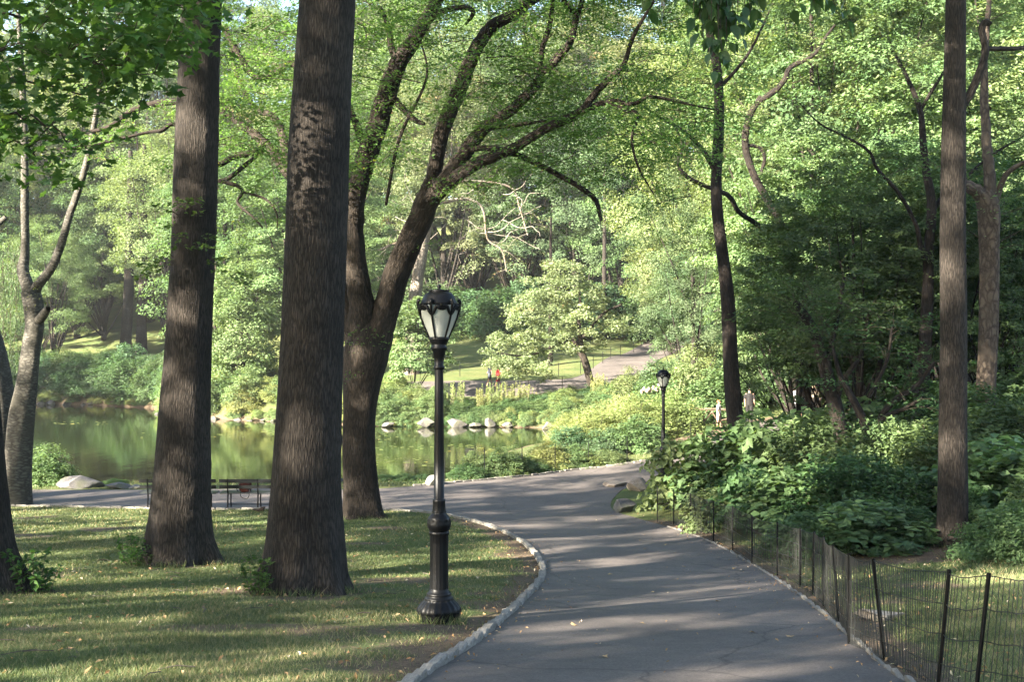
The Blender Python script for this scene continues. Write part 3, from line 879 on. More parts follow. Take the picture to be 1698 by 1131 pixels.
def traced_tree(name, label, cat, base, limbs, bark, leaf, seed, L=0.1, twigs=1.0, dens=40, tlen=(0.6, 1.6), start=0.3, gnarl=0.05, twig_mat='twig', aspect=0.45, limb_names=None, extra=None, droop=0.2):
    r = np.random.default_rng(seed)
    root = thing(name, label, cat, tuple(base))
    b = np.asarray(base)
    lg = Geo(); tg = Geo()
    for k, data in enumerate(limbs):
        q = limb_world(data, 6, gnarl if k else 0.0, r)
        if k == 0:
            low = q[0].copy(); low[2] = min(low[2], b[2]) - 0.25; low[3] *= 1.35
            if q[0, 2] > b[2] - 0.2: q = np.vstack([low, q])
        seg = 20 if q[:, 3].max() > 0.25 else (12 if q[:, 3].max() > 0.08 else 7)
        ph = r.uniform(0, 6.28)
        V, Fq, uv = tube(q[:, :3] - b, q[:, 3], seg, rfun=lambda th, Ls, rd: 1 + 0.05 * np.sin(3 * th + ph + Ls * 0.9) + 0.04 * np.sin(5 * th - Ls * 1.3))
        g = Geo(); g.add(V, Fq, uv=uv)
        part('trunk' if k == 0 else 'limb', g, bark, root)
        Lq = np.concatenate([[0], np.cumsum(np.linalg.norm(np.diff(q[:, :3], axis=0), axis=1))])
        if twigs:
            nt_ = int(Lq[-1] * 2.0 * twigs)
            for j in range(nt_):
                s = Lq[-1] * (start + (1 - start) * r.random() ** 0.8) if k else Lq[-1] * (max(start, 0.75) + 0.25 * r.random())
                p = np.array([np.interp(s, Lq, q[:, i]) for i in range(4)])
                tgt = np.array([np.interp(min(s + 0.3, Lq[-1]), Lq, q[:, i]) for i in range(3)]) - np.array([np.interp(max(s - 0.3, 0), Lq, q[:, i]) for i in range(3)])
                tgt = tgt / (np.linalg.norm(tgt) + 1e-6)
                d = tgt * 0.5 + r.normal(size=3) * [1, 1, 0.35] + [0, 0, 0.12]
                ln = r.uniform(*tlen) * (1.0 if p[3] < 0.12 else 1.3)
                spray(lg, tg, p[:3] - b, d, ln, r, L, dens, aspect=aspect, droop=droop)
                # a second order spray from its end
                if r.random() < 0.7:
                    e = p[:3] - b + d / np.linalg.norm(d) * ln * 0.8 - [0, 0, droop * ln * 0.7]
                    d2 = d / np.linalg.norm(d) * 0.7 + r.normal(size=3) * [.8, .8, .3]
                    spray(lg, tg, e, d2, ln * 0.75, r, L, dens, aspect=aspect, droop=droop)
    if extra:
        extra(lg, tg, r, b)
    if tg.n: stuff(part('twigs', tg, M[twig_mat], root))
    if lg.n: part('crown', lg, leaf, root, smooth=False)
    return root

# big straight trunks near the camera, real furrows in the mesh
def big_trunk(name, label, base_px, rows, d, bark, seed, ridges=44, depth=0.026, flare=1.0, lobes=5, crown=None, leaf=None, cs=1.0):
    r = np.random.default_rng(seed)
    gp = at(base_px, d)
    root = thing(name, label, 'tree', tuple(gp))
    pts = np.array([P(x, y, d) for x, y, w in rows]); rad = np.array([w / 2 * d / F for x, y, w in rows])
    q = catmull(np.column_stack([pts, rad]), 14)
    qs = resample(np.column_stack([q[:, 2], q[:, 2] * 0, q[:, 0], q[:, 1], q[:, 3]]), 0.045)
    q = np.column_stack([qs[:, 2], qs[:, 3], qs[:, 0], qs[:, 4]])
    b = np.array(gp)
    ph = r.uniform(0, 6.28, 6)
    def rf(th, Ls, rd):
        h = (q[:, 2] - b[2])[:, None]
        fl = np.exp(-np.maximum(h, 0) / 0.38)
        k = 1 + flare * fl * (0.15 * np.sin(lobes * th + ph[0]) + 0.11 * np.sin((lobes + 3) * th + ph[1]) + 0.25 * (fbm(th * 2.2 + ph[4] + 0 * h, h * 2) - 0.5))
        warp = (fbm(th * 3 + ph[2] + 0 * h, h * 1.3) - 0.5) * 1.6 + (fbm(th * 9 + 0 * h, h * 3.5 + 3) - 0.5) * 0.5
        rid = np.abs(np.sin(th * ridges / 2 + warp * 3))
        rid2 = np.abs(np.sin(th * ridges * 0.81 + warp * 4 + 2))
        seg_ = fbm(th * ridges / 3 + 0 * h, h * 2.2 + 11)
        k = k + depth * 0.45 * (0.7 * rid + 0.5 * rid2 * seg_ * 2 - 0.6) + 0.022 * (fbm(th * 5 + ph[3] + 0 * h, h * 4.0) - 0.5)
        k = k + 0.03 * (fbm(th * 1.5 + 4 + 0 * h, h * 0.7) - 0.5)
        return k
    knots = [(r.uniform(3.4, 6.0), r.uniform(1.0, 9.0), r.uniform(0.05, 0.11)) for _ in range(9)]
    rf0 = rf
    def rf(th, Ls, rd):
        k = rf0(th, Ls, rd); h = (q[:, 2] - b[2])[:, None]
        for (kt, kh, ks) in knots:
            dd = np.sqrt(((th - kt) * 0.5) ** 2 + ((h - kh) * 0.8) ** 2) / ks
            k = k + 0.07 * np.exp(-dd ** 2) - 0.10 * np.exp(-(dd * 2.2) ** 2)
        return k
    V, Fq, uv = tube(q[:, :3] - b, q[:, 3], 200, rfun=rf)
    g = Geo(); g.add(V, Fq, uv=uv)
    part('trunk', g, bark, root)
    if crown:
        tm, cm = PROTO[crown]
        c = link('crown', cm, root); top = q[-1, :3] - b
        c.location = (top[0], top[1], top[2] - 3.0); c.scale = (cs, cs, cs * 0.8)
        c.material_slots[0].link = 'OBJECT'; c.material_slots[0].material = M['leaf_maple']
    return root

T1 = big_trunk('broadleaf_tree', 'dark trunk cut off by the left edge of the picture, flaring into the lawn', -18,
    [(-10, 1012, 210), (-12, 988, 158), (-13, 955, 112), (-15, 905, 78), (-19, 800, 58), (-28, 680, 54), (-42, 540, 52), (-62, 400, 50), (-110, 0, 48), (-150, -400, 44)], 17.4, M['bark_dark'], 1, crown=None)
T2 = big_trunk('broadleaf_tree', 'tall straight grey barked trunk on the lawn, narrower of the two big trunks', 300,
    [(301, 960, 170), (300, 942, 136), (300, 920, 118), (299, 890, 108), (300, 840, 98), (304, 760, 90), (306, 690, 84), (311, 600, 77), (316, 500, 73), (321, 400, 71), (324, 300, 72), (327, 200, 69), (331, 80, 66), (335, 0, 65), (342, -200, 60), (348, -420, 52)], 23.0, M['bark_dark'], 2, ridges=54, lobes=4)
T3 = big_trunk('broadleaf_tree', 'largest trunk in view, dark and furrowed, on the lawn left of the lamp post', 508,
    [(506, 1008, 215), (506, 985, 166), (506, 960, 148), (507, 930, 137), (507, 880, 127), (508, 800, 115), (512, 700, 108), (516, 600, 104), (520, 500, 102), (525, 380, 101), (529, 250, 100), (536, 120, 95), (543, 0, 92), (555, -250, 84), (562, -450, 74)], 18.0, M['bark_dark'], 3, ridges=66, lobes=5)
TB = big_trunk('broadleaf_tree', 'straight slender dark trunk at the right behind the wire fence', 1578,
    [(1578, 925, 78), (1578, 905, 60), (1579, 870, 51), (1580, 820, 48), (1580, 700, 45), (1581, 600, 43), (1581, 500, 42), (1580, 400, 41), (1581, 250, 39), (1583, 120, 35), (1585, 0, 32), (1586, -250, 28)], 24.0, M['bark_dark'], 4, ridges=36, lobes=3, flare=0.6)
# side limb of the right trunk
rb = np.random.default_rng(5)
bb = np.array(TB.location)
for data in ([(1592, 178, 24, 14), (1606, 160, 24, 14), (1622, 125, 24, 13), (1634, 85, 24, 12), (1628, 50, 24, 11), (1634, 36, 24, 12), (1643, 40, 24, 8)], [(1632, 80, 24, 8), (1660, 80, 24.2, 8), (1700, 78, 24.5, 7), (1800, 60, 25, 5)]):
    q = limb_world(data, 6); V, Fq, uv = tube(q[:, :3] - bb, q[:, 3], 10); g = Geo(); g.add(V, Fq, uv=uv); part('limb', g, M['bark_dark'], TB)

Y = [
 [(603, 866, 33, 84), (601, 850, 33, 68), (598, 800, 33, 56), (595, 740, 33, 53), (597, 680, 33, 55), (602, 630, 33, 63), (608, 590, 33, 74), (612, 560, 33, 66), (615, 530, 33, 40)],
 [(598, 600, 33, 36), (583, 540, 33.2, 31), (568, 480, 33.5, 27), (555, 400, 33.8, 24), (530, 335, 34, 23), (482, 288, 34.2, 21), (440, 238, 34.4, 16), (400, 205, 34.5, 14), (365, 182, 34.6, 13), (290, 168, 34.8, 11), (225, 180, 35, 9), (180, 210, 35, 7), (120, 222, 35.2, 5), (75, 224, 35.3, 3)],
 [(480, 285, 34.2, 15), (474, 250, 34.2, 15), (464, 210, 34.4, 13), (448, 190, 34.6, 11), (425, 180, 34.8, 9), (395, 130, 35, 7), (380, 60, 35, 4)],
 [(440, 236, 34.4, 12), (418, 253, 34, 11), (385, 260, 33.8, 10), (360, 272, 33.6, 9), (330, 240, 33.4, 8), (290, 206, 33.3, 7), (268, 216, 33.2, 7), (240, 220, 33.2, 5), (170, 237, 33, 4), (95, 247, 33, 2)],
 [(440, 245, 34.3, 8), (380, 295, 34, 7), (360, 299, 34, 7), (392, 307, 33.8, 7), (402, 318, 33.8, 6), (394, 336, 33.7, 5), (420, 360, 33.6, 4), (436, 378, 33.6, 3)],
 [(402, 318, 33.8, 4), (440, 330, 33.6, 4), (458, 352, 33.5, 3), (460, 378, 33.5, 2)],
 [(560, 410, 33.8, 14), (545, 300, 33.4, 14), (520, 180, 33.2, 13), (490, 108, 33, 12), (460, 118, 33, 11), (425, 128, 33, 11), (402, 100, 33, 10), (385, 70, 33, 10), (362, 42, 33, 9), (300, 72, 33, 8), (258, 92, 33, 9), (218, 84, 33, 8), (190, 122, 33, 6), (150, 140, 33, 3)],
 [(606, 585, 33, 54), (599, 500, 32.8, 41), (588, 420, 32.6, 36), (586, 350, 32.5, 34), (600, 280, 32.4, 34), (622, 220, 32.3, 34), (640, 160, 32.2, 32), (660, 105, 32, 30), (690, 60, 31.8, 24), (720, 10, 31.6, 20), (745, -40, 31.5, 16), (780, -160, 31.3, 8)],
 [(604, 262, 32.4, 15), (596, 218, 32.4, 13), (582, 185, 32.5, 11), (570, 150, 32.5, 9), (555, 90, 32.6, 6), (560, 20, 32.6, 4)],
 [(656, 100, 32, 13), (648, 72, 31.9, 11), (645, 46, 31.8, 9), (630, 10, 31.7, 7)],
 [(700, 42, 31.7, 11), (735, 18, 31.5, 10), (770, 12, 31.3, 9), (785, 20, 31.2, 8), (772, 40, 31.2, 4)],
 [(655, 165, 32.1, 12), (672, 185, 31.9, 11), (690, 200, 31.8, 9), (704, 205, 31.7, 6)],
 [(620, 580, 33, 54), (641, 510, 32.8, 45), (662, 440, 32.5, 43), (690, 378, 32.2, 41), (712, 328, 32, 40), (722, 300, 31.9, 32)],
 [(712, 335, 32, 31), (722, 270, 31.8, 25), (735, 210, 31.6, 25), (765, 140, 31.4, 25), (790, 80, 31.2, 23), (815, 45, 31, 21), (850, 25, 30.8, 18), (890, -5, 30.6, 14), (930, -40, 30.5, 10), (990, -120, 30.3, 5)],
 [(712, 332, 31.8, 28), (760, 270, 31.3, 25), (800, 215, 31, 22), (850, 180, 30.6, 18), (890, 140, 30.2, 17), (925, 95, 29.8, 14), (945, 70, 29.6, 12), (955, 30, 29.4, 10), (965, -10, 29.3, 8), (940, -80, 29, 4)],
 [(893, 132, 30.2, 10), (900, 80, 30, 9), (913, 35, 29.9, 8), (918, -15, 29.8, 6)],
 [(944, 72, 29.6, 9), (955, 30, 29.5, 9), (935, 0, 29.4, 8), (925, -30, 29.4, 6)],
 [(718, 326, 31.8, 27), (780, 276, 31, 21), (850, 246, 30.3, 17), (910, 211, 29.6, 15), (960, 187, 29, 15), (985, 157, 28.8, 12), (1010, 130, 28.5, 11), (1035, 105, 28.2, 8), (1050, 60, 28, 7), (1085, 0, 27.8, 4)],
 [(962, 186, 29, 11), (1010, 168, 28.8, 9), (1050, 172, 28.6, 7), (1080, 160, 28.4, 6), (1140, 172, 28.2, 4), (1200, 185, 28, 2)],
 [(1012, 170, 28.8, 6), (1035, 180, 28.7, 5), (1058, 190, 28.6, 5), (1048, 228, 28.5, 5), (1058, 275, 28.4, 4), (1084, 322, 28.3, 2)],
 [(725, 310, 31.8, 12), (755, 262, 31.4, 10), (790, 246, 31, 10), (830, 248, 30.8, 10), (870, 262, 30.6, 10), (920, 287, 30.2, 9), (965, 312, 30, 9), (988, 332, 29.9, 8), (997, 366, 29.8, 5)],
 [(815, 212, 31, 8), (845, 208, 30.8, 8), (875, 204, 30.6, 6), (905, 200, 30.4, 3)],
 [(640, 340, 32.5, 5), (662, 230, 32, 6), (700, 150, 31.8, 5), (708, 110, 31.7, 4), (695, 60, 31.6, 3)],
]
def y_extra(lg, tg, r, b):
    # the spreading outer canopy above and to the right
    for k in range(1600):
        px = r.uniform(340, 1160); py = r.uniform(-130, 345) if px > 700 else r.uniform(-130, 300)
        if 560 < px < 780 and py > 40 and r.random() < 0.45: continue
        if fbm(px / 90.0, py / 60.0) < 0.42: continue
        if py > 240 and r.random() < (py - 240) / 110: continue
        p = P(px, py, r.uniform(27, 36)) - b
        d = r.normal(size=3) * [1, 1, 0.2]
        spray(lg, tg, p, d, r.uniform(0.8, 1.7), r, 0.105, 62, aspect=0.45, droop=0.22)
traced_tree('locust_tree', 'forked tree with spreading mossy limbs beside the path, behind the largest trunk', 'tree', at(603, 33), Y, M['bark_brown'], M['leaf_locust'], 51, L=0.10, twigs=0.5, dens=46, tlen=(0.6, 1.5), start=0.35, gnarl=0.05, extra=y_extra)

traced_tree('birch_tree', 'pale mottled trunk forking into two upright stems at the left beside the path', 'tree', at(28, 36.5), [
 [(26, 850, 36.5, 56), (27, 820, 36.5, 48), (30, 760, 36.5, 44), (36, 690, 36.5, 40), (44, 640, 36.5, 34), (52, 580, 36.5, 30), (58, 540, 36.5, 29), (56, 505, 36.5, 32), (50, 482, 36.5, 30)],
 [(52, 492, 36.5, 24), (42, 465, 36.5, 20), (38, 445, 36.6, 19), (42, 410, 36.7, 14), (41, 340, 36.8, 13), (41, 275, 36.9, 12), (38, 150, 37, 10), (30, 20, 37, 7)],
 [(52, 490, 36.5, 20), (65, 470, 36.4, 16), (85, 445, 36.3, 15), (100, 410, 36.2, 13), (118, 350, 36.1, 12), (135, 300, 36, 11), (150, 240, 36, 10), (165, 150, 36, 8), (180, 30, 36, 5)],
 [(60, 535, 36.5, 16), (70, 525, 36.2, 15), (76, 516, 36.1, 13), (80, 512, 36.0, 9)]],
 M['bark_grey'], M['leaf_gold'], 52, L=0.09, twigs=0.35, dens=26, tlen=(0.5, 1.1), start=0.4, gnarl=0.03)
traced_tree('plane_tree', 'thick mottled trunk stump behind the pale forked trunk at the left edge', 'tree', at(2, 38), [
 [(2, 850, 38, 62), (2, 800, 38, 56), (0, 720, 38, 54), (-4, 650, 38, 50), (-20, 560, 38, 42), (-50, 460, 38, 34)]], M['bark_grey'], M['leaf_mid'], 53, twigs=0, gnarl=0.03)

# right hand trees
traced_tree('slender_tree', 'slender leaning trunk with shaggy bark standing right of the distant lamp post', 'tree', at(1226, 40), [
 [(1226, 790, 40, 34), (1224, 740, 40, 30), (1218, 680, 40, 27), (1212, 600, 40, 25), (1206, 500, 40, 23), (1198, 420, 40, 20), (1190, 350, 40, 19), (1188, 290, 40, 18), (1192, 200, 40, 17), (1190, 120, 40, 15), (1178, 60, 40, 13), (1168, -20, 40, 10), (1160, -160, 40, 5)],
 [(1189, 290, 40, 9), (1165, 248, 39.6, 8), (1130, 215, 39.5, 6), (1095, 195, 39.2, 5), (1050, 165, 39, 2)],
 [(1190, 150, 40, 7), (1240, 90, 40, 5), (1275, 20, 40, 3)]],
 M['bark_black'], M['leaf_mid'], 54, L=0.12, twigs=0.55, dens=34, tlen=(0.7, 1.6), start=0.45)
traced_tree('crooked_tree', 'thin tree with a crooked S bent stem right of the slender leaning trunk', 'tree', at(1340, 46), [
 [(1345, 760, 46, 20), (1335, 640, 46, 17), (1318, 520, 46, 15), (1305, 440, 46, 14), (1296, 375, 46, 13), (1272, 330, 46, 12), (1250, 290, 46, 12), (1236, 240, 46, 12), (1242, 195, 46, 11), (1262, 160, 46, 9)],
 [(1255, 170, 46, 9), (1285, 150, 45.8, 9), (1302, 130, 45.6, 9), (1310, 112, 45.5, 8), (1350, 90, 45.4, 6), (1370, 60, 45.2, 5), (1385, 40, 45, 3)],
 [(1240, 240, 46, 6), (1260, 245, 46.1, 6), (1268, 262, 46.1, 6), (1262, 285, 46.1, 5)],
 [(1306, 440, 46, 9), (1290, 402, 45.6, 8), (1258, 374, 45, 8), (1226, 352, 44.5, 8), (1212, 328, 44, 8), (1196, 318, 43.5, 8), (1165, 306, 43, 7), (1136, 290, 42.6, 7), (1124, 268, 42.4, 5), (1132, 240, 42.2, 4), (1110, 190, 42, 2)]],
 M['bark_black'], M['leaf_sun'], 55, L=0.12, twigs=0.7, dens=34, tlen=(0.7, 1.6), start=0.4)
traced_tree('woodland_tree', 'dark forked trunk in the wood just left of the straight right hand trunk', 'tree', at(1522, 38), [
 [(1518, 760, 38, 26), (1524, 690, 38, 24), (1532, 600, 38, 22), (1538, 500, 38, 19), (1540, 420, 38, 17), (1545, 340, 38, 15), (1535, 280, 38, 13), (1530, 230, 38, 11), (1525, 180, 38, 9), (1505, 130, 38, 7), (1485, 90, 38, 5)],
 [(1536, 440, 38, 9), (1525, 400, 37.8, 8), (1518, 370, 37.6, 7), (1490, 320, 37.3, 6), (1455, 280, 37, 6), (1440, 250, 36.8, 5), (1400, 225, 36.5, 4), (1360, 205, 36, 3), (1325, 170, 35.8, 2)],
 [(1543, 360, 38, 8), (1560, 330, 38.2, 8), (1595, 300, 38.4, 6), (1640, 260, 38.6, 5), (1698, 225, 39, 3)],
 [(1528, 180, 38, 6), (1545, 150, 38, 6), (1570, 110, 38.2, 4)]],
 M['bark_black'], M['leaf_sun'], 56, L=0.12, twigs=0.6, dens=34, tlen=(0.7, 1.6), start=0.4)
traced_tree('leaning_tree', 'short dark trunk bending left under heavy shade in the right hand wood', 'tree', at(1398, 34), [
 [(1402, 790, 34, 34), (1396, 740, 34, 27), (1388, 690, 34, 24), (1376, 640, 34, 23), (1362, 590, 34, 20), (1345, 540, 34, 16), (1318, 500, 34, 10)],
 [(1386, 660, 34, 13), (1396, 632, 33.8, 12), (1408, 618, 33.6, 9), (1430, 580, 33.5, 6), (1440, 520, 33.4, 4)],
 [(1370, 620, 34, 10), (1385, 540, 34.2, 9), (1400, 460, 34.5, 6)]],
 M['bark_black'], M['leaf_dark'], 57, L=0.13, twigs=2.2, dens=40, tlen=(0.8, 1.7), start=0.35)
traced_tree('twin_stem_tree', 'low dark tree dividing near the ground into two spreading stems', 'tree', at(1450, 32), [
 [(1452, 800, 32, 28), (1449, 770, 32, 25), (1446, 745, 32, 23), (1440, 720, 32, 20)],
 [(1444, 735, 32, 18), (1428, 690, 32, 15), (1410, 655, 32, 12), (1392, 620, 32, 8), (1380, 570, 32, 5)],
 [(1447, 740, 32, 14), (1462, 690, 32, 11), (1490, 660, 32, 10), (1520, 640, 32, 8), (1550, 600, 32, 5)],
 [(1446, 715, 32, 10), (1470, 690, 31.8, 8), (1500, 678, 31.7, 7), (1530, 660, 31.5, 5)],
 [(1440, 660, 32, 8), (1470, 600, 32, 6), (1480, 540, 32, 4)]],
 M['bark_black'], M['leaf_dark'], 58, L=0.12, twigs=1.6, dens=40, tlen=(0.7, 1.5), start=0.4)
traced_tree('plane_tree', 'stout mottled trunk with peeling bark behind the straight right hand trunk', 'tree', at(1632, 36), [
 [(1630, 800, 36, 40), (1632, 700, 36, 33), (1637, 600, 36, 31), (1640, 480, 36, 31), (1641, 400, 36, 33), (1640, 345, 36, 36), (1630, 320, 36, 30)],
 [(1640, 350, 36, 30), (1628, 325, 36, 24), (1608, 310, 36, 20), (1596, 305, 36.2, 18), (1570, 270, 36.6, 14)],
 [(1644, 345, 36, 22), (1640, 280, 36.1, 18), (1636, 230, 36.3, 16), (1632, 120, 36.5, 12), (1640, 0, 36.7, 8)],
 [(1650, 340, 36, 12), (1658, 310, 36, 10), (1672, 285, 35.8, 9), (1700, 268, 35.6, 7), (1760, 240, 35, 4)]],
 M['bark_mottled'], M['leaf_mid'], 59, L=0.13, twigs=0.7, dens=36, tlen=(0.8, 1.7), start=0.4)
# across the pond
def pale_extra(lg, tg, r, b):
    for k in range(22):
        p = P(r.uniform(640, 870), r.uniform(310, 400), 98)
        pts = [p]; d = r.normal(size=3) * [1, .6, .4] + [0.4, 0, -0.3]
        for j in range(7):
            d = d * 0.9 + r.normal(size=3) * [.38, .3, .36]; pts.append(pts[-1] + unit(d[None])[0] * 0.75)
        q = catmull(np.array(pts) - b, 3); V, Fq, uv = tube(q, np.linspace(0.035, 0.012, len(q)), 5); tg.add(V, Fq, uv=uv)
traced_tree('sycamore_tree', 'pale leaning sycamore trunk with bare whitish twigs beyond the lamp lantern', 'tree', at(684, 96), [
 [(682, 600, 96, 24), (684, 540, 96, 21), (690, 480, 96, 20), (698, 430, 96, 19), (708, 380, 96, 15), (720, 320, 96, 9), (728, 280, 96, 5)],
 [(706, 385, 96, 6), (660, 402, 95.5, 5), (625, 415, 95, 3), (600, 410, 94.5, 2)],
 [(715, 340, 96, 6), (770, 330, 97, 5), (800, 345, 97.5, 4), (808, 395, 98, 3), (832, 415, 98, 3), (840, 450, 98, 2)],
 [(722, 310, 96, 5), (780, 300, 97, 4), (846, 310, 98, 3), (862, 345, 98, 3), (875, 390, 98, 2)]],
 M['bark_pale'], M['leaf_olive'], 60, L=0.22, twigs=0.25, dens=16, tlen=(1.2, 2.4), start=0.5, twig_mat='twig_pale', extra=pale_extra)
traced_tree('golden_tree', 'leaning tree with layered pale yellow green foliage beside the far path', 'tree', at(984, 82), [
 [(985, 690, 82, 15), (983, 660, 82, 13), (978, 630, 82, 12), (970, 600, 82, 12), (960, 578, 82, 11), (950, 560, 82, 8)],
 [(966, 585, 82, 8), (960, 540, 82, 7), (962, 500, 82, 5), (955, 450, 82, 3)],
 [(960, 575, 82, 6), (930, 570, 81.5, 5), (895, 585, 81, 4), (860, 590, 80.8, 3), (825, 585, 80.6, 2)],
 [(966, 560, 82, 6), (1000, 520, 82, 4), (1030, 505, 82, 3)]],
 M['bark_brown'], M['leaf_pale'], 61, L=0.2, twigs=0,
 extra=lambda lg, tg, r, b: [leaf_clumps(lg, np.array([P(r.uniform(x0, x1), yy + r.uniform(-15, 15), 82 + r.uniform(-3.8, 3.8)) - b for _ in range(int(n * 1.5))]), r.uniform(0.4, 0.95, int(n * 1.5)), 110, 0.19, r, flat=0.36, up=1.1, jit=0.7)
   for x0, x1, yy, n in ((905, 985, 448, 12), (870, 1000, 475, 20), (835, 1010, 500, 28), (845, 960, 530, 18), (960, 1045, 535, 14), (815, 940, 560, 22), (805, 900, 590, 18), (830, 905, 612, 10), (930, 1000, 565, 8))])

# willow hanging in at the left edge
def willow():
    r = np.random.default_rng(62)
    b = at(-70, 44)
    root = thing('willow_tree', 'trailing willow strands hanging at the left edge over the pond', 'tree', tuple(b))
    q = limb_world([(-70, 800, 44, 40), (-72, 650, 44, 34), (-60, 500, 44, 28), (-30, 400, 44, 16), (10, 360, 44, 8)]); V, Fq, uv = tube(q[:, :3] - b, q[:, 3], 12)
    g = Geo(); g.add(V, Fq, uv=uv); part('trunk', g, M['bark_grey'], root)
    g = Geo(); s = Geo()
    for k in range(90):
        p = P(r.uniform(-90, 34), r.uniform(400, 470), r.uniform(42, 46)) - b
        ln = r.uniform(1.8, 4.2); n = int(ln * 34)
        f = r.random(n); sway = r.normal(0, 0.12, 2)
        c = p + np.stack([sway[0] * f * ln + 0.1 * np.sin(f * 5), sway[1] * f * ln, -f * ln], 1) + r.normal(0, 0.03, (n, 3))
        d = np.array([0, 0, -1.0]) + r.normal(size=(n, 3)) * 0.35
        V, Fq = leaf_quads(c, r.normal(size=(n, 3)), 0.14, 0.028, r, dirs=d); g.add(V, Fq, tint=r.random(n))
        V, Fq, uv = tube([p, p + [sway[0] * ln * .5, 0, -ln * .5], p + [sway[0] * ln, sway[1] * ln, -ln]], [.006, .005, .003], 4); s.add(V, Fq, uv=uv)
    part('strands', s, M['twig'], root); part('crown', g, M['leaf_blue'], root, smooth=False)
willow()

# ------------------------------------------------------------------ background wood, tree by tree
def bg(key, px, d, s, label, group, mat=None, sz=None, name='woodland_tree'):
    x = (px - CX) / F * d
    return plant(key, name, label, 'tree', x, d, s, sz or s, group, mat)
def bgrow(keys, p0, p1, n, d0, d1, s0, s1, label, group, mats=None, name='woodland_tree'):
    ordw = 'first second third fourth fifth sixth seventh eighth ninth tenth eleventh twelfth thirteenth fourteenth fifteenth sixteenth seventeenth eighteenth nineteenth twentieth'.split()
    seen = 0
    for k in range(n):
        px = p0 + (p1 - p0) * (k + 0.5) / n + random.uniform(-0.3, 0.3) * (p1 - p0) / n
        lab = label
        if 0 <= px <= 1698 and seen < 20:
            lab = label + ', ' + ordw[seen] + ' from the left'; seen += 1
        bg(random.choice(keys), px, random.uniform(d0, d1), random.uniform(s0, s1), lab, group, random.choice(mats) if mats else None, name=name)
bgrow(['far_a', 'far_b', 'far_d'], -250, 1950, 24, 158, 200, 1.9, 2.4, 'tall tree at the back of the wood on the far hillside', 'trees at the back of the far hillside')
bgrow(['far_a', 'far_c', 'far_b'], -200, 1900, 21, 132, 150, 1.5, 1.95, 'sunlit tree halfway up the far hillside', 'trees halfway up the far hillside')
bgrow(['far_a', 'far_c'], -160, 620, 10, 127, 136, 1.0, 1.4, 'leafy tree above the shaded bank on the left far shore', 'trees above the left far bank', ['leaf_sun', 'leaf_gold', 'leaf_mid'])
bgrow(['far_c', 'far_b', 'far_d'], 640, 1120, 8, 122, 131, 1.05, 1.4, 'tree behind the small lawn on the far side of the pond', 'trees behind the far lawn', ['leaf_olive', 'leaf_mid', 'leaf_blue', 'leaf_dark'])
bgrow(['far_b', 'far_d', 'far_a'], 1120, 1800, 11, 72, 95, 1.0, 1.45, 'tree on the rising ground at the right beyond the path', 'trees on the right slope', ['leaf_sun', 'leaf_mid', 'leaf_gold'])
bgrow(['mid_c', 'mid_b'], 1260, 1780, 8, 54, 66, 1.15, 1.6, 'light green tree in the middle of the right hand wood', 'trees in the middle of the right hand wood', ['leaf_sun', 'leaf_mid'])
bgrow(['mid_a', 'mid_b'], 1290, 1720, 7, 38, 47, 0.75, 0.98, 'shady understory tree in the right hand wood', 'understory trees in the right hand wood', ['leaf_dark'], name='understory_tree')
bg('column', 402, 90, 0.95, 'full bright green tree hanging over the far shore between the two big trunks', None, name='shore_tree')
bg('far_a', 372, 97, 1.15, 'tall tree rising behind the bright tree on the far shore', None, 'leaf_mid', name='shore_tree')
bg('far_b', 520, 93, 1.1, 'tall tree on the far shore hidden mostly by the largest trunk', None, 'leaf_mid', name='shore_tree')
bg('far_a', 85, 119, 0.85, 'bright leafy tree on the left far bank behind the pale forked trunk', None, 'leaf_sun', name='shore_tree')
bg('far_c', 172, 133, 1.0, 'bright leafy tree behind the two straight trunks on the far bank', None, 'leaf_sun', name='shore_tree')
bg('sap', 690, 84, 1.25, 'young tree with light green leaves behind the lamp post shaft', None, name='young_tree')
bg('far_d', 1150, 70, 0.62, 'dense dark green tree behind the distant lamp post', None, 'leaf_blue', name='dense_tree')
bg('mid_a', 1112, 108, 1.1, 'brown tinged tree above the bend of the far path', None, 'leaf_olive', name='brown_leaved_tree')
bg('mid_a', 1150, 80, 0.8, 'low spreading tree at the right of the far path', None, 'leaf_blue', name='spreading_tree')
bg('far_c', 60, 122, 0.8, 'bushy tree on the left far bank nearest the left edge', None, 'leaf_blue', name='bushy_tree')
# bare trunks seen across the pond
def bare(px, d, w, y0, y1, lean, label, bark='bark_dark'):
    b = at(px, d)
    traced_tree('tall_trunk_tree', label, 'tree', b, [[(px, HY + (CAMZ - b[2]) * F / d, d, w * 1.3), (px + lean * .2, y0 - 20, d, w), (px + lean * .6, (y0 + y1) / 2, d, w * .95), (px + lean, y1, d, w * .85), (px + lean * 1.4, y1 - 200, d, w * .4)]], M[bark], M['leaf_mid'], int(px), twigs=0)
bare(208, 126, 18, 580, 450, 6, 'left one of two straight grey trunks on the far bank')
bare(234, 128, 16, 560, 440, 4, 'right one of two straight grey trunks on the far bank')
bare(1000, 118, 9, 590, 470, 2, 'dark thin trunk rising behind the golden tree')
bare(912, 100, 9, 625, 560, 1, 'thin dark trunk at the corner where the far path turns', 'bark_black')
bare(1428, 60, 12, 640, 380, -4, 'sunlit straight trunk deep in the right hand wood', 'bark_brown')
bare(1498, 66, 13, 660, 400, 5, 'pale brown trunk deep in the right hand wood', 'bark_mottled')

# ------------------------------------------------------------------ shrubs
def shrub(px, d, R, H, key, label, group=None, name='shrub', mat=None):
    x = (px - CX) / F * d
    return plant(key, name, label, 'shrub', x, d, R, H / 1.5, group, mat)
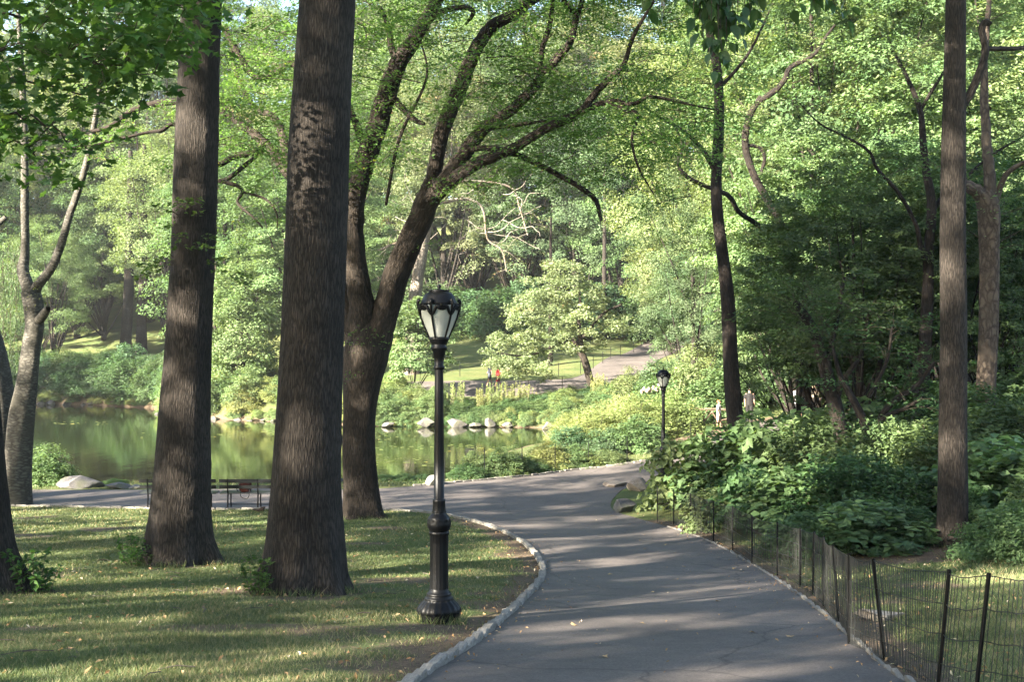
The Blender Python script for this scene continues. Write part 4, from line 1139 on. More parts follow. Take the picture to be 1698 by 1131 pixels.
# right, behind the fence
for px, d, R, H, key, lab in [
    (1138, 35.0, 1.25, 2.1, 'shrub_large_light', 'yellow green bush spilling over the rocks where the path bends'),
    (1195, 33.5, 1.3, 2.1, 'shrub_large', 'leafy bush below the slender leaning trunk'),
    (1268, 32.5, 1.5, 2.3, 'shrub_large', 'broad leafy bush right of the slender leaning trunk'),
    (1345, 31.5, 1.6, 2.2, 'shrub_green', 'dark bush in front of the leaning dark trunk'),
    (1180, 29.8, 0.7, 1.0, 'shrub_large_light', 'small bush leaning through the far end of the near fence'),
    (1245, 28.8, 0.95, 1.4, 'shrub_large', 'rounded bush pressing against the wire fence'),
    (1335, 27.3, 1.3, 1.4, 'shrub_large', 'low dark bush behind the middle of the wire fence'),
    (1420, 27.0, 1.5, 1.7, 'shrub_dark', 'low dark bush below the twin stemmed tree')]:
    shrub(px, d, R, H, key, lab)
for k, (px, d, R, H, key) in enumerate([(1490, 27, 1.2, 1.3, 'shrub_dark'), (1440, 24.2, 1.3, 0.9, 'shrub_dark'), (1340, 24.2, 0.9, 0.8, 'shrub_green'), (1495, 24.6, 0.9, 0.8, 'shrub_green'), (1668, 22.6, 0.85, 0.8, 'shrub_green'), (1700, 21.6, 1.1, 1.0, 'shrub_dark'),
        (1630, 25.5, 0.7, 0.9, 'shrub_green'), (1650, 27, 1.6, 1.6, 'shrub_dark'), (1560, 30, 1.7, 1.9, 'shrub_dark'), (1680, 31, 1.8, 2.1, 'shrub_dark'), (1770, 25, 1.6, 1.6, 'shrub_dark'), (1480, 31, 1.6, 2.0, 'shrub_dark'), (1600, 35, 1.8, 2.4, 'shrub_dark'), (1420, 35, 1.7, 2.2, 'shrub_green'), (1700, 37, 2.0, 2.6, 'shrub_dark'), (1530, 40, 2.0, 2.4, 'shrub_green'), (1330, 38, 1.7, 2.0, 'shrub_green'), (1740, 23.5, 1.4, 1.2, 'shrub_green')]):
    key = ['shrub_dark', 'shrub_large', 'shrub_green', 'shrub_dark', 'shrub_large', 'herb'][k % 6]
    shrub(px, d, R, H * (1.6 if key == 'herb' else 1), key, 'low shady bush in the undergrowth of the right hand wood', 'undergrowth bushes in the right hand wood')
# island by the distant lamp
for px, d, R, H, key, lab in [
    (985, 56, 1.8, 1.7, 'shrub_gold', 'bright yellow green flowering bush mass nearest the pond'),
    (1050, 57, 1.9, 2.1, 'shrub_gold', 'tallest bright yellow green bush left of the distant lamp post'),
    (1118, 58, 1.7, 1.95, 'shrub_gold', 'bright yellow green bush behind the distant lamp post'),
    (945, 54, 1.0, 1.2, 'shrub_blue', 'small blue green bush at the pond edge left of the yellow green mass'),
    (1062, 52, 1.3, 1.5, 'shrub_green', 'rounded green bush in front of the yellow green mass'),
    (1005, 52, 1.0, 1.1, 'shrub_blue', 'blue green bush in front of the yellow green mass, nearer the pond'),
    (1048, 76, 1.2, 1.9, 'shrub_light', 'upright light green bush beside the far path bend'),
    (1105, 70, 1.9, 2.6, 'shrub_blue', 'dark green bush behind the pinkish flower heads')]:
    shrub(px, d, R, H, key, lab)
for k in range(16):
    px = 1130 + k * 24 + random.uniform(-10, 10)
    shrub(px, random.uniform(62, 74), random.uniform(1.4, 2.2), random.uniform(2.2, 3.6), random.choice(['shrub_light', 'shrub_green', 'shrub_blue', 'shrub_gold']), 'sunlit bush beyond the right hand path where people walk', 'bushes beyond the right hand path', 'path_bush')
for k in range(26):
    px = 772 + k * 9.5 + random.uniform(-6, 6)
    e = np.interp(px, [760, 880, 960, 1048], [47.6, 48.6, 49.2, 50.2]) - 1.0
    ee = FAR_EDGE[np.argmin(np.abs(FAR_EDGE[:, 0] / np.maximum(FAR_EDGE[:, 1], 1) - (px - CX) / F) + (FAR_EDGE[:, 0] < -6) * 9)]
    d = ee[1] + random.uniform(0.7, 2.6)
    shrub(px, d, random.uniform(0.55, 0.85), random.uniform(0.55, 1.0), random.choice(['herb', 'shrub_green', 'herb', 'shrub_light']), 'low leafy plant in the fenced ground cover beside the path fork', 'ground cover plants behind the low fence', 'ground_cover_plant', random.choice(['leaf_sun', 'leaf_gold', 'leaf_sun', 'leaf_mid']))  # lighter leaf colours paint in sunlight that barely reaches this ground cover
for k in range(18):
    px = random.uniform(930, 1140); d = random.uniform(58, 69)
    shrub(px, d, random.uniform(1.0, 1.5), random.uniform(0.9, 1.5), random.choice(['shrub_gold', 'shrub_gold', 'shrub_light']), 'yellow green bush in the sunlit mass left of the distant lamp post', 'bushes of the sunlit yellow green mass', 'meadow_bush')
for k in range(9):
    px = random.uniform(940, 1100); d = random.uniform(60, 67)
    plant('spike', 'tall_flower_plant', 'tall pale spike standing up out of the yellow green bushes', 'plant', (px - CX) / F * d, d, 0.7, random.uniform(0.7, 0.9), 'spikes among the yellow green bushes')
# far shore
k = 0
for px in list(range(612, 1010, 13)) + list(range(618, 1010, 13)):
    d = random.uniform(79.4, 82.0 if px > 740 else 83.5)
    key = random.choice(['shrub_gold', 'shrub_light', 'shrub_light', 'shrub_green'] if px < 760 else ['shrub_green', 'shrub_blue', 'shrub_dark', 'shrub_green'])
    shrub(px + random.uniform(-5, 5), d, random.uniform(0.8, 1.25), random.uniform(0.55, 0.95) + (0.6 if px < 740 else 0), key, 'bushy plant lining the far shore of the pond', 'plants lining the far shore', 'shore_plant')
for px, d in ((800, 80.6), (822, 80.8), (846, 80.7), (868, 81.5), (760, 81), (990, 80)):
    x = (px - CX) / F * d
    plant('spike', 'tall_flower_plant', 'tall spiky pale green plant on the far shore', 'plant', x, d, 0.8, random.uniform(0.75, 1.05), 'spiky plants on the far shore')
SHORE = resample(np.array([(-60, 113.2), (-46, 111), (-38, 109), (-29, 102), (-26, 92), (-22, 87), (-16.5, 84), (-8.9, 78.5)], float), 0.5)
for k in range(135):
    q = SHORE[int((k + 0.5) / 135 * len(SHORE))]
    off = 0.9 + 9.0 * random.random() ** 1.6
    x, d = q[0] + off * 0.25 * random.uniform(-1, 1.5), q[1] + off
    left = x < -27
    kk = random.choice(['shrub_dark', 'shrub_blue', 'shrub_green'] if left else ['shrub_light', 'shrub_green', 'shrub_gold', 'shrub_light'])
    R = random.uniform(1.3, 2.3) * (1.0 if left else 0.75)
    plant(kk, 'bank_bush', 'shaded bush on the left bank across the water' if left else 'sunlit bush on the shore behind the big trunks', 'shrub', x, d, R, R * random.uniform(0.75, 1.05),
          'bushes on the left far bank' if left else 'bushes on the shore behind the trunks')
for px in range(660, 1130, 42):
    shrub(px, random.uniform(117, 122), random.uniform(2.6, 3.8), random.uniform(3.0, 5.0), random.choice(['shrub_dark', 'shrub_blue', 'shrub_green']), 'dark bush at the back of the far lawn', 'bushes at the back of the far lawn', 'hedge_bush')
for k in range(14):
    x = random.uniform(2.9, 7.5); d = random.uniform(76.5, 82)
    plant(random.choice(['shrub_green', 'shrub_light', 'shrub_gold']), 'shore_plant', 'bushy plant at the right end of the far shore', 'shrub', x, d, random.uniform(0.8, 1.2), random.uniform(0.5, 0.9), 'plants at the right end of the far shore')
for k in range(80):
    q = SHORE[int((k + random.random()) / 40 * len(SHORE)) % len(SHORE)] if k < 40 else (random.uniform(-9, 3.6), 78.6)
    x, d = q[0], q[1] + 0.35
    if k >= 40: d = np.interp(x, [-9, -5, 0, 2.5, 3.6], [78.7, 78.7, 77.7, 76.7, 75.0]) + random.uniform(0, 1.2)
    plant('herb', 'shore_reed', 'low grassy tuft at the far waterline', 'plant', x, d, random.uniform(0.5, 0.9), random.uniform(0.6, 1.0), 'grassy tufts at the far waterline', random.choice(['leaf_sun', 'leaf_gold', 'leaf_mid']))
# by the near shore
shrub(78, 42, 0.95, 1.15, 'shrub_light', 'weedy bush by the small sign at the left near shore')
shrub(55, 42.5, 0.8, 0.9, 'shrub_dark', 'dark low bush behind the pale forked trunk')
for px, d, s in ((188, 41.8, 0.4), (640, 43, 0.45), (670, 43.2, 0.5), (700, 43.5, 0.4), (620, 42.8, 0.35), (205, 42.3, 0.3), (300, 42.0, 0.35), (430, 42.2, 0.35)):
    shrub(px, d, s, s * 0.75, 'herb', 'small tuft of weeds between the path and the near shore', 'weed tufts on the near shore', 'weed_tuft')
for px, d, sc, lab in ((222, 22.4, 1.0, 'leafy shoots at the foot of the narrower big trunk'), (436, 17.4, 0.95, 'leafy shoots at the foot of the largest trunk'), (62, 17.2, 1.15, 'thin leafy shoots beside the trunk at the left edge')):
    x = (px - CX) / F * d
    plant('shoots', 'sucker_shoots', lab, 'shrub', x, d, sc)

# ------------------------------------------------------------------ rocks
def rock(label, loc, size, seed, mat, rz=0.0, group=None, flat=0.0, name='boulder'):
    r = np.random.default_rng(seed)
    bm = bmesh.new(); bmesh.ops.create_icosphere(bm, subdivisions=4, radius=1.0)
    co = np.array([v.co[:] for v in bm.verts])
    for k in range(13):
        n = unit(r.normal(size=(1, 3)))[0]; h = r.uniform(0.5, 0.88)
        s = co @ n; co = co - np.maximum(s - h, 0)[:, None] * n * 0.92
    rad = np.linalg.norm(co, axis=1)
    co *= (1 + 0.10 * (fbm(co[:, 0] * 3 + seed, co[:, 1] * 3 + co[:, 2] * 2.3) - 0.5) + 0.04 * (fbm(co[:, 0] * 11 + seed, co[:, 2] * 11 + co[:, 1] * 7) - .5))[:, None]
    for v, c in zip(bm.verts, co): v.co = c * np.array(size) / 2
    me = bpy.data.meshes.new(name); bm.to_mesh(me); bm.free()
    for p in me.polygons: p.use_smooth = False
    me.materials.append(mat)
    o = link(name, me); o.location = loc; o.rotation_euler = (r.uniform(-.1, .1), r.uniform(-.1, .1), rz)
    return tag(o, label, 'rock', group)
def rock_px(label, px, py, w_px, h_px, mat, seed, depth=1.0, d=None, group=None, sink=0.15, rz=0.0):
    p = G(px, py) if d is None else at(px, d)
    w = w_px * p[1] / F; h = h_px * p[1] / F
    return rock(label, (p[0], p[1] + w * depth * 0.3, max(p[2], -0.05) + h * (0.5 - sink)), (w * 1.05, w * depth, h * 1.25), seed, mat, rz, group)
rock_px('long grey boulder beside the path at the near shore on the left', 128, 811, 92, 22, M['rock'], 70, 0.6)
rock_px('low grey stone right of the long boulder at the near shore', 196, 811, 50, 12, M['rock'], 71, 0.7)
rock_px('flat stone at the path edge just before the left bench', 222, 811, 30, 7, M['rock'], 72, 0.8)
rock_px('grey boulder between the lamp post and the fenced ground cover', 718, 806, 26, 22, M['rock'], 73, 0.9)
rock_px('flat pale slab at the edge of the path fork on the right', 1022, 808, 46, 10, M['rock_tan'], 74, 0.9)
rock_px('pale sunlit boulder under the yellow green bush on the right of the path', 1058, 815, 42, 24, M['rock_tan'], 75, 0.8)
rock_px('angular grey boulder at the right edge of the path in front of the fence', 1036, 850, 42, 23, M['rock'], 76, 0.9)
rock_px('flat tan rock lying in the grass behind the wire fence', 1462, 1030, 104, 20, M['rock_tan'], 77, 0.55, sink=0.22)
rock_px('small stone near the water left of the forked tree', 560, 800, 22, 8, M['rock'], 78, 0.9)
for k, (px, w, h, lab) in enumerate([(705, 38, 17, 'white boulder half hidden by the lamp post on the far shore'), (757, 40, 18, 'angular white boulder just right of the lamp post on the far shore'), (788, 28, 8, 'low flat white stone between two taller boulders on the far shore'),
        (812, 24, 17, 'rounded white boulder on the far shore, third right of the lamp post'), (840, 26, 11, 'low white boulder at the right end of the far shore row'), (644, 28, 9, 'flat pale stone at the far waterline right of the forked tree'), (908, 22, 13, 'upright grey stone at the right end of the pond')]):
    yy = 78.1 if px < 850 else 76.0
    rock(lab, ((px - CX) / F * (yy - .4), yy - 0.4, h * 79 / F * 0.38), (w * 79 / F * 0.95, w * 60 / F, h * 79 / F * 1.1), 80 + k, M['rock_white'])
for k in range(22):
    px = 70 + k * 9.2 + random.uniform(-4, 4)
    if k % 5 in (1, 3): continue
    yy = np.interp((px - CX) / F * 110, [-46, -38, -30], [110.7, 108.7, 103.5]); w = random.uniform(0.7, 1.9)
    rock('stone along the waterline of the left far bank', ((px - CX) / F * yy, yy + random.uniform(-.2, .5), random.uniform(-0.1, 0.15)), (w, w * .7, w * random.uniform(0.4, 1.0)), 100 + k, M['rock_shore'], random.uniform(0, 3), 'stones along the left far waterline')
for k, px in enumerate((262, 272, 300, 356, 372, 392, 415, 436, 452, 470, 590, 575)):
    yy = np.interp(px, [250, 340, 460, 600], [94.5, 87.2, 84.0, 78.6]) - 0.2; w = random.uniform(0.4, 1.2)
    rock('stone at the far waterline behind the big trunks', ((px - CX) / F * yy, yy + random.uniform(-.2, .5), random.uniform(-0.1, 0.12)), (w, w * .7, w * random.uniform(0.4, 0.9)), 130 + k, M['rock_shore'], random.uniform(0, 3), 'stones at the waterline behind the trunks')

# ------------------------------------------------------------------ lamp posts
def lamp_post(loc, label, rz=0.0):
    root = thing('lamp_post', label, 'lamp post', loc, rz, 'cast iron lamp posts')
    S = 4.0 / 562.0
    def pr(rows): return [(r * S, (1035 - y) * S) for r, y in rows]
    g = Geo(); V, Fq = lathe(pr([(0, 1050), (36, 1050), (36, 1013), (34, 1011), (0, 1011)]), 8); part('plinth', Geo().add(V, Fq), M['iron'], root, smooth=False)
    flut = lambda n, a: (lambda th, z: 1 + a * np.cos(n * th))
    V, Fq = lathe(pr([(34, 1012), (35, 1009), (34, 1004), (30, 998), (25, 993), (23, 991), (24, 989), (24, 987), (21, 985.5), (20, 983), (21, 981), (19, 979), (16.5, 976), (15.5, 972)]), 72, lambda th, z: 1 + 0.07 * np.abs(np.sin(9 * th)) * ((z < 45 * S) & (z > 22 * S)))
    part('base', Geo().add(V, Fq), M['iron'], root)
    V, Fq = lathe(pr([(15.5, 974), (15, 960), (14.8, 930), (14.8, 900), (15, 884), (16.5, 882), (16.5, 878), (15, 877)]), 64, flut(16, 0.022)); part('lower_shaft', Geo().add(V, Fq), M['iron'], root)
    V, Fq = lathe(pr([(14, 879), (17, 875), (19.5, 869), (20, 864), (18.5, 860), (19, 858), (17.5, 854), (13, 849), (11, 847), (12, 845), (11, 843)]), 64, lambda th, z: 1 + 0.05 * np.sin(10 * th) * np.sin(z * 90)); part('collar', Geo().add(V, Fq), M['iron'], root)
    V, Fq = lathe(pr([(11, 844), (10, 830), (10.5, 828), (10.5, 825), (8.6, 824), (8.2, 760), (7.5, 680), (7.0, 612), (7.0, 600)]), 48, flut(12, 0.03)); part('upper_shaft', Geo().add(V, Fq), M['iron'], root)
    V, Fq = lathe(pr([(7, 610), (9.5, 608), (9.5, 605), (7.5, 603), (8.5, 592), (10.5, 580), (12.5, 577), (13.5, 575), (13.5, 572), (12, 571), (13.5, 566), (16.5, 561), (17, 558), (15.5, 556), (0, 556)]), 40); part('capital', Geo().add(V, Fq), M['iron'], root)
    prof = [(15, 557), (19, 548), (24, 536), (28.5, 524), (31.5, 514), (32, 508), (30, 502), (26, 497)]
    V, Fq = lathe(pr(prof), 40); part('glass_globe', Geo().add(V, Fq), M['glass'], root)
    V, Fq = lathe(pr([(0, 557), (6, 556), (7, 548), (5.5, 530), (4, 524), (0, 522)]), 16); part('bulb', Geo().add(V, Fq), M['white'], root)
    V, Fq = lathe(pr([(27, 501), (30.5, 503), (31, 500), (28, 495), (25.5, 489), (21.5, 484), (17, 481.5), (16, 481), (17.5, 480), (17.5, 478.5), (10, 477.8), (5, 477), (3, 476), (2.4, 475), (3.6, 472.5), (3.4, 470.5), (1.6, 468.5), (0, 468)]), 48, lambda th, z: 1 + 0.012 * np.cos(24 * th)); part('roof', Geo().add(V, Fq), M['iron'], root)
    fr = Geo()
    nr = 6
    rr = np.array([(a * S, (1035 - y) * S) for a, y in [(16, 558), (20, 548), (25.5, 536), (30, 524), (33.3, 513), (34.5, 506), (35.5, 500), (34, 496), (31, 497)]])
    for k in range(nr):
        th = 2 * math.pi * k / nr + 0.35
        q = catmull(np.column_stack([rr[:, 0] * math.cos(th), rr[:, 0] * math.sin(th), rr[:, 1]]), 3)
        V, Fq, uv = tube(q, np.interp(np.linspace(0, 1, len(q)), [0, .5, .8, .92, 1], [.011, .013, .018, .026, .012]), 8); fr.add(V, Fq)
        # leaf shaped brackets spreading from the rib to each side under the roof
        for sgn in (-1, 1):
            pts = []
            for t in np.linspace(0, 1, 9):
                ang = th + sgn * t * math.pi / nr
                yy = 520 - 14 * t ** 0.6 + 3 * math.sin(t * 9)
                rad = np.interp(yy, [495, 508, 524], [32.5, 33.5, 29.8])
                pts.append((rad * S * math.cos(ang), rad * S * math.sin(ang), (1035 - yy) * S))
            V, Fq, uv = tube(pts, np.linspace(0.010, 0.022, 9), 7); fr.add(V, Fq)
            pts = [(p[0] * 1.01, p[1] * 1.01, p[2] + 0.03 * (i / 8)) for i, p in enumerate(pts)]
            V, Fq, uv = tube(pts, np.linspace(0.012, 0.03, 9), 7); fr.add(V, Fq)
    part('lantern_frame', fr, M['iron'], root)
    return root
lp = at(728, 14.2)
LAMP1 = lamp_post(tuple(lp - [0, 0, 0.04]), 'near black iron lamp post with white lantern standing at the lawn edge', rz=0.9)
l2 = at(1100, 41.2)
LAMP2 = copy_tree(LAMP1)
LAMP2.location = tuple(l2); LAMP2.scale = (1, 1, 1)
LAMP2['label'] = 'distant black lamp post rising out of the bushes beyond the path bend'

# ------------------------------------------------------------------ air
def haze():
    V, Fq = box_vf(0, 160, 40, 900, 620, 90)
    o = part('haze', Geo().add(V, Fq), [], None, smooth=False)
    m = bpy.data.materials.new('haze'); m.use_nodes = True; nt = m.node_tree; nt.nodes.clear()
    out = nt.nodes.new('ShaderNodeOutputMaterial'); v = nt.nodes.new('ShaderNodeVolumePrincipled')
    v.inputs['Color'].default_value = (0.9, 0.94, 0.97, 1); v.inputs['Density'].default_value = 0.00018; v.inputs['Anisotropy'].default_value = 0.3
    nt.links.new(v.outputs[0], out.inputs['Volume']); o.data.materials.append(m)
    tag(o, 'thin summer haze softening the far trees', 'haze', kind='stuff')
HAZE = True
if HAZE: haze()

# ------------------------------------------------------------------ benches, backpack, squirrel, sign
def bench(loc, label, rz=0.0):
    root = thing('park_bench', label, 'bench', loc, rz, 'benches facing the pond')
    W = 2.25
    def slat(name, y, z, sy, sz, mat=M['bench_slat'], rx=0):
        c, s = math.cos(rx), math.sin(rx)
        V, Fq = box_vf(0, y, z, W, sy, sz, [[1, 0, 0], [0, c, -s], [0, s, c]]); part(name, Geo().add(V, Fq), mat, root, smooth=False)
    slat('back_slat', -0.235, 0.82, 0.035, 0.105); slat('back_slat', -0.205, 0.64, 0.035, 0.095)
    for k in range(4): slat('seat_slat', -0.14 + k * 0.115, 0.45 + 0.008 * k, 0.095, 0.03, M['bench_seat_skylit'])
    for x in (-W / 2 + 0.24, W / 2 - 0.24, 0):
        g = Geo()
        for p in ([(x, -0.25, 0.88), (x, -0.19, 0.5), (x, -0.17, 0.43), (x, -0.2, 0.02)], [(x, 0.22, 0.44), (x, 0.19, 0.2), (x, 0.24, 0.0)], [(x, -0.19, 0.42), (x, 0.22, 0.43)]):
            V, Fq, uv = tube(p, 0.022, 6); g.add(V, Fq)
        part('leg', g, M['iron'], root)
    V, Fq, uv = tube([(-W / 2 + 0.24, -0.19, 0.13), (W / 2 - 0.24, -0.19, 0.13)], 0.012, 6); part('stretcher', Geo().add(V, Fq), M['iron'], root)
    return root
b1 = G(291, 846); b2 = G(419, 846)
BW = 2.25
bench((b1[0], b1[1] + 0.45, gz(b1[0], b1[1] + .45) + 0.01), 'dark slatted bench at the path, partly hidden by the narrower big trunk')
BEN2 = bench((b1[0] + BW + 0.1, b1[1] + 0.45, gz(b1[0] + BW, b1[1] + .45) + 0.01), 'dark slatted bench with a backpack on it, between the two big trunks')
def backpack(loc):
    root = thing('backpack', 'dark red backpack lying on the bench seat between the two big trunks', 'backpack', loc)
    mats = plain_mat('backpack_red', (0.06, 0.012, 0.009), 0.8, noise=0.3), plain_mat('backpack_black', (0.012, 0.011, 0.012), 0.7)
    def rb(name, size, pos, mat):
        bm = bmesh.new(); bmesh.ops.create_cube(bm, size=1); bmesh.ops.subdivide_edges(bm, edges=bm.edges[:], cuts=3, use_grid_fill=True)
        for v in bm.verts:
            c = v.co * 2; n = (abs(c.x) ** 4 + abs(c.y) ** 4 + abs(c.z) ** 4) ** 0.25
            v.co = Vector((c.x / n * size[0] / 2, c.y / n * size[1] / 2, c.z / n * size[2] / 2)) * (1 + 0.06 * math.sin(c.x * 5 + c.z * 4))
        me = bpy.data.meshes.new(name); bm.to_mesh(me); bm.free()
        for p in me.polygons: p.use_smooth = True
        me.materials.append(mat); o = link(name, me, root); o.location = pos
    rb('bag_body', (0.36, 0.2, 0.34), (0, 0, 0.165), mats[0]); rb('front_pocket', (0.26, 0.08, 0.17), (0.01, -0.11, 0.1), mats[0]); rb('top_flap', (0.37, 0.21, 0.1), (0, 0, 0.3), mats[1])
    for pts in ([(-.17, -.1, .28), (-.22, -.14, .15), (-.2, -.13, .05), (-.16, -.1, .03)], [(.16, -.11, .2), (.17, -.19, .02), (.13, -.2, -.15), (.03, -.2, -.17), (-.08, -.19, -.12), (-.1, -.18, 0.0)]):
        q = catmull(pts, 4); V, Fq, uv = tube(q, 0.013, 6); part('strap', Geo().add(V, Fq), mats[1], root)
bl = BEN2.location
backpack((bl[0] - 0.42, bl[1] + 0.02, bl[2] + 0.47))

def skin_mesh(name, verts, edges, radii, mat, parent=None, loc=None, sub=2):
    me = bpy.data.meshes.new(name); me.from_pydata([Vector(v) for v in verts], edges, []); me.update()
    o = bpy.data.objects.new(name, me); COL.objects.link(o)
    m = o.modifiers.new('skin', 'SKIN'); m.use_smooth_shade = True
    s = o.modifiers.new('sub', 'SUBSURF'); s.levels = sub; s.render_levels = sub
    sk = me.skin_vertices[0].data
    for i, r_ in enumerate(radii):
        sk[i].radius = (r_, r_) if isinstance(r_, (int, float)) else r_
        sk[i].use_root = (i == 0)
    dg = bpy.context.evaluated_depsgraph_get()
    nm = bpy.data.meshes.new_from_object(o.evaluated_get(dg))
    bpy.data.objects.remove(o, do_unlink=True)
    nm.name = name; nm.materials.clear(); nm.materials.append(mat)
    for p in nm.polygons: p.use_smooth = True
    return link(name, nm, parent, loc)

sq = G(432, 849)
sqr = skin_mesh('squirrel', [(0, 0, .07), (.06, 0, .09), (.11, 0, .13), (.145, 0, .135), (-.06, 0, .05), (-.11, 0, .05), (-.17, 0, .07), (-.23, 0, .06), (.09, .025, .01), (.09, -.025, .01), (-.03, .035, .01), (-.03, -.035, .01)],
     [(0, 1), (1, 2), (2, 3), (0, 4), (4, 5), (5, 6), (6, 7), (1, 8), (1, 9), (4, 10), (4, 11)], [.05, .045, .034, .014, .045, .022, .032, .018, .012, .012, .018, .018], plain_mat('squirrel_fur', (0.035, 0.024, 0.018), 0.9, noise=0.3, nscale=40))
sqr.location = tuple(sq); tag(sqr, 'small dark brown squirrel on the grass edge in front of the bench with the backpack', 'squirrel')

sp = at(48, 42.0)
sroot = thing('small_sign', 'small white notice on a post beside the pale forked trunk', 'sign', tuple(sp))
V, Fq = box_vf(0, 0, 0.4, 0.04, 0.04, 1.0); part('post', Geo().add(V, Fq), M['iron'], sroot)
V, Fq = box_vf(0, -0.03, 0.86, 0.22, 0.012, 0.34); part('sign_board', Geo().add(V, Fq), M['white'], sroot)
V, Fq = box_vf(0, -0.038, 0.95, 0.15, 0.004, 0.04); part('green_band', Geo().add(V, Fq), plain_mat('sign_green', (0.05, 0.2, 0.1), 0.5), sroot)

# ------------------------------------------------------------------ wire fences
def wire_fence(label, posts, h, panel=True, vstep=0.05, wr=0.0025, pr=0.014, lean=None, rails=(1.0, 0.72, 0.45, 0.2, 0.03), sag=0.03, seed=1):
    r = np.random.default_rng(seed)
    root = thing('wire_fence', label, 'fence', tuple(posts[0]))
    b = np.array(posts[0]); tops = []
    for k, p in enumerate(posts):
        l = np.array([0, 0, h]) if lean is None else np.array([lean[k][0], lean[k][1], h])
        q = np.array([p - b - l * 0.12, p - b + l * 0.5, p - b + l * 1.02]); V, Fq, uv = tube(q, pr, 6); g = Geo(); g.add(V, Fq)
        part('post', g, M['iron'], root); tops.append(l)
    if not panel: return root
    for k in range(len(posts) - 1):
        p0, p1 = np.array(posts[k]) - b, np.array(posts[k + 1]) - b
        ln = np.linalg.norm(p1 - p0); n = max(2, int(ln / (vstep * (1.0 if posts[k][1] < 16 else 1.3))))
        g = Geo()
        bow = r.normal(0, 0.03)
        nrm = np.cross((p1 - p0) / ln, [0, 0, 1])
        def base(t): return p0 + (p1 - p0) * t + nrm * (bow * math.sin(math.pi * t))
        def top(t): return base(t) + (tops[k] * (1 - t) + tops[k + 1] * t) * (1 - sag * math.sin(math.pi * t))
        for j in range(1, n):
            t = (j + r.normal(0, 0.10)) / n; w = r.normal(0, 0.008)
            a = base(t); c = top(t); m = (a + c) / 2 + nrm * w
            V, Fq, uv = tube([a, m, c], wr * (1.0 if posts[k][1] < 16 else 0.7), 3); g.add(V, Fq)
        for f in rails:
            V, Fq, uv = tube([base(t) * (1 - f) + top(t) * f + np.array([0, 0, r.normal(0, .006)]) for t in np.linspace(0, 1, 7)], wr * 1.2, 3); g.add(V, Fq)
        stuff(part('wire_mesh', g, M['wire'], root))
    return root
fpix = [(1090, 866, 0), (1117, 872, 0), (1145, 881, 0), (1183, 900, 0), (1215, 913, 0), (1247, 936, 0), (1289, 955, 0), (1327, 974, 0), (1348, 986, 0), (1366, 1005, 0), (1392, 1040, -8), (1408, 1070, 0), (1467, 1095, -20)]
posts = [G(a, b) for a, b, c in fpix]
posts += [at(1556, 9.7), at(1618, 9.3), at(1700, 8.9), at(1850, 8.2)]
lean = [(0, 0)] * 8 + [(0.02, 0), (0, 0), (-0.07, 0), (0, 0)] + [(-0.10, 0.02), (0.085, 0.0), (0.10, 0.0), (0.05, 0), (0, 0)]
wire_fence('black wire mesh fence with leaning posts along the right side of the path', posts, 0.92, lean=lean, vstep=0.046, wr=0.0040, pr=0.017, seed=3)
cpost = [ee for ee in [np.array([e[0], e[1] + 0.45, gz(e[0], e[1] + 0.45)]) for e in resample(FAR_EDGE[(FAR_EDGE[:, 0] > -2.4) & (FAR_EDGE[:, 0] < 7.5)], 1.75)]]
wire_fence('low black wire fence round the ground cover at the path fork', cpost, 1.05, vstep=0.12, wr=0.0025, pr=0.02, seed=4)
fpost = [np.array([p[0], p[1] - 2.4, gz(p[0], p[1] - 2.4)]) for p in resample(FP_C[(FP_C[:, 0] > -20) & (FP_C[:, 0] < 4)], 2.4)]
wire_fence('thin dark fence posts between the far path and the shore plants', fpost, 1.0, vstep=0.4, wr=0.004, pr=0.028, seed=5, rails=(1.0, 0.5))
fp2 = [np.array([x, y, gz(x, y)]) for x, y in [(-8, 93.0), (-4, 92.6), (0, 92.6), (3.6, 93.2), (5.4, 95), (6.6, 98), (7.6, 101), (8.6, 105), (9.8, 109), (11.4, 113)]]
wire_fence('thin dark fence round the far lawn above the path bend', fp2, 1.0, vstep=0.4, wr=0.004, pr=0.028, seed=6, rails=(1.0, 0.5))

# rustic rail by the right hand path
def rustic(loc):
    root = thing('rustic_railing', 'rustic log railing of crossed branches left of the slender leaning trunk', 'railing', loc)
    m = bark_mat('rail_wood', (0.06, 0.042, 0.027), (0.15, 0.115, 0.08), 10, 3, 0.5)
    for nm, pts, rd in (('post', [(-.75, 0, -.2), (-.73, 0, 1.05)], .075), ('post', [(.85, .2, -.2), (.84, .2, 1.0)], .075), ('top_rail', [(-.85, 0, .95), (0, .08, .97), (1.0, .22, .93)], .06), ('bottom_rail', [(-.75, 0, .12), (0, .1, .1), (.85, .2, .14)], .05),
        ('brace', [(-.7, 0, .1), (-.3, .05, .45), (.1, .1, .9)], .04), ('brace', [(-.3, .05, .12), (-.4, .05, .5), (-.2, .05, .95)], .035), ('brace', [(.7, .2, .1), (.3, .1, .45), (0, .1, .9)], .04), ('brace', [(-.2, .05, .1), (.3, .1, .35), (.8, .2, .5)], .04), ('brace', [(-.75, 0, .6), (-1.3, -.1, .3), (-1.5, -.1, .1)], .05)):
        q = catmull(pts, 4) if len(pts) > 2 else np.array(pts); V, Fq, uv = tube(q, rd, 8); part(nm, Geo().add(V, Fq, uv=uv), m, root)
rl = at(1180, 58); rustic((rl[0], rl[1], rl[2]))

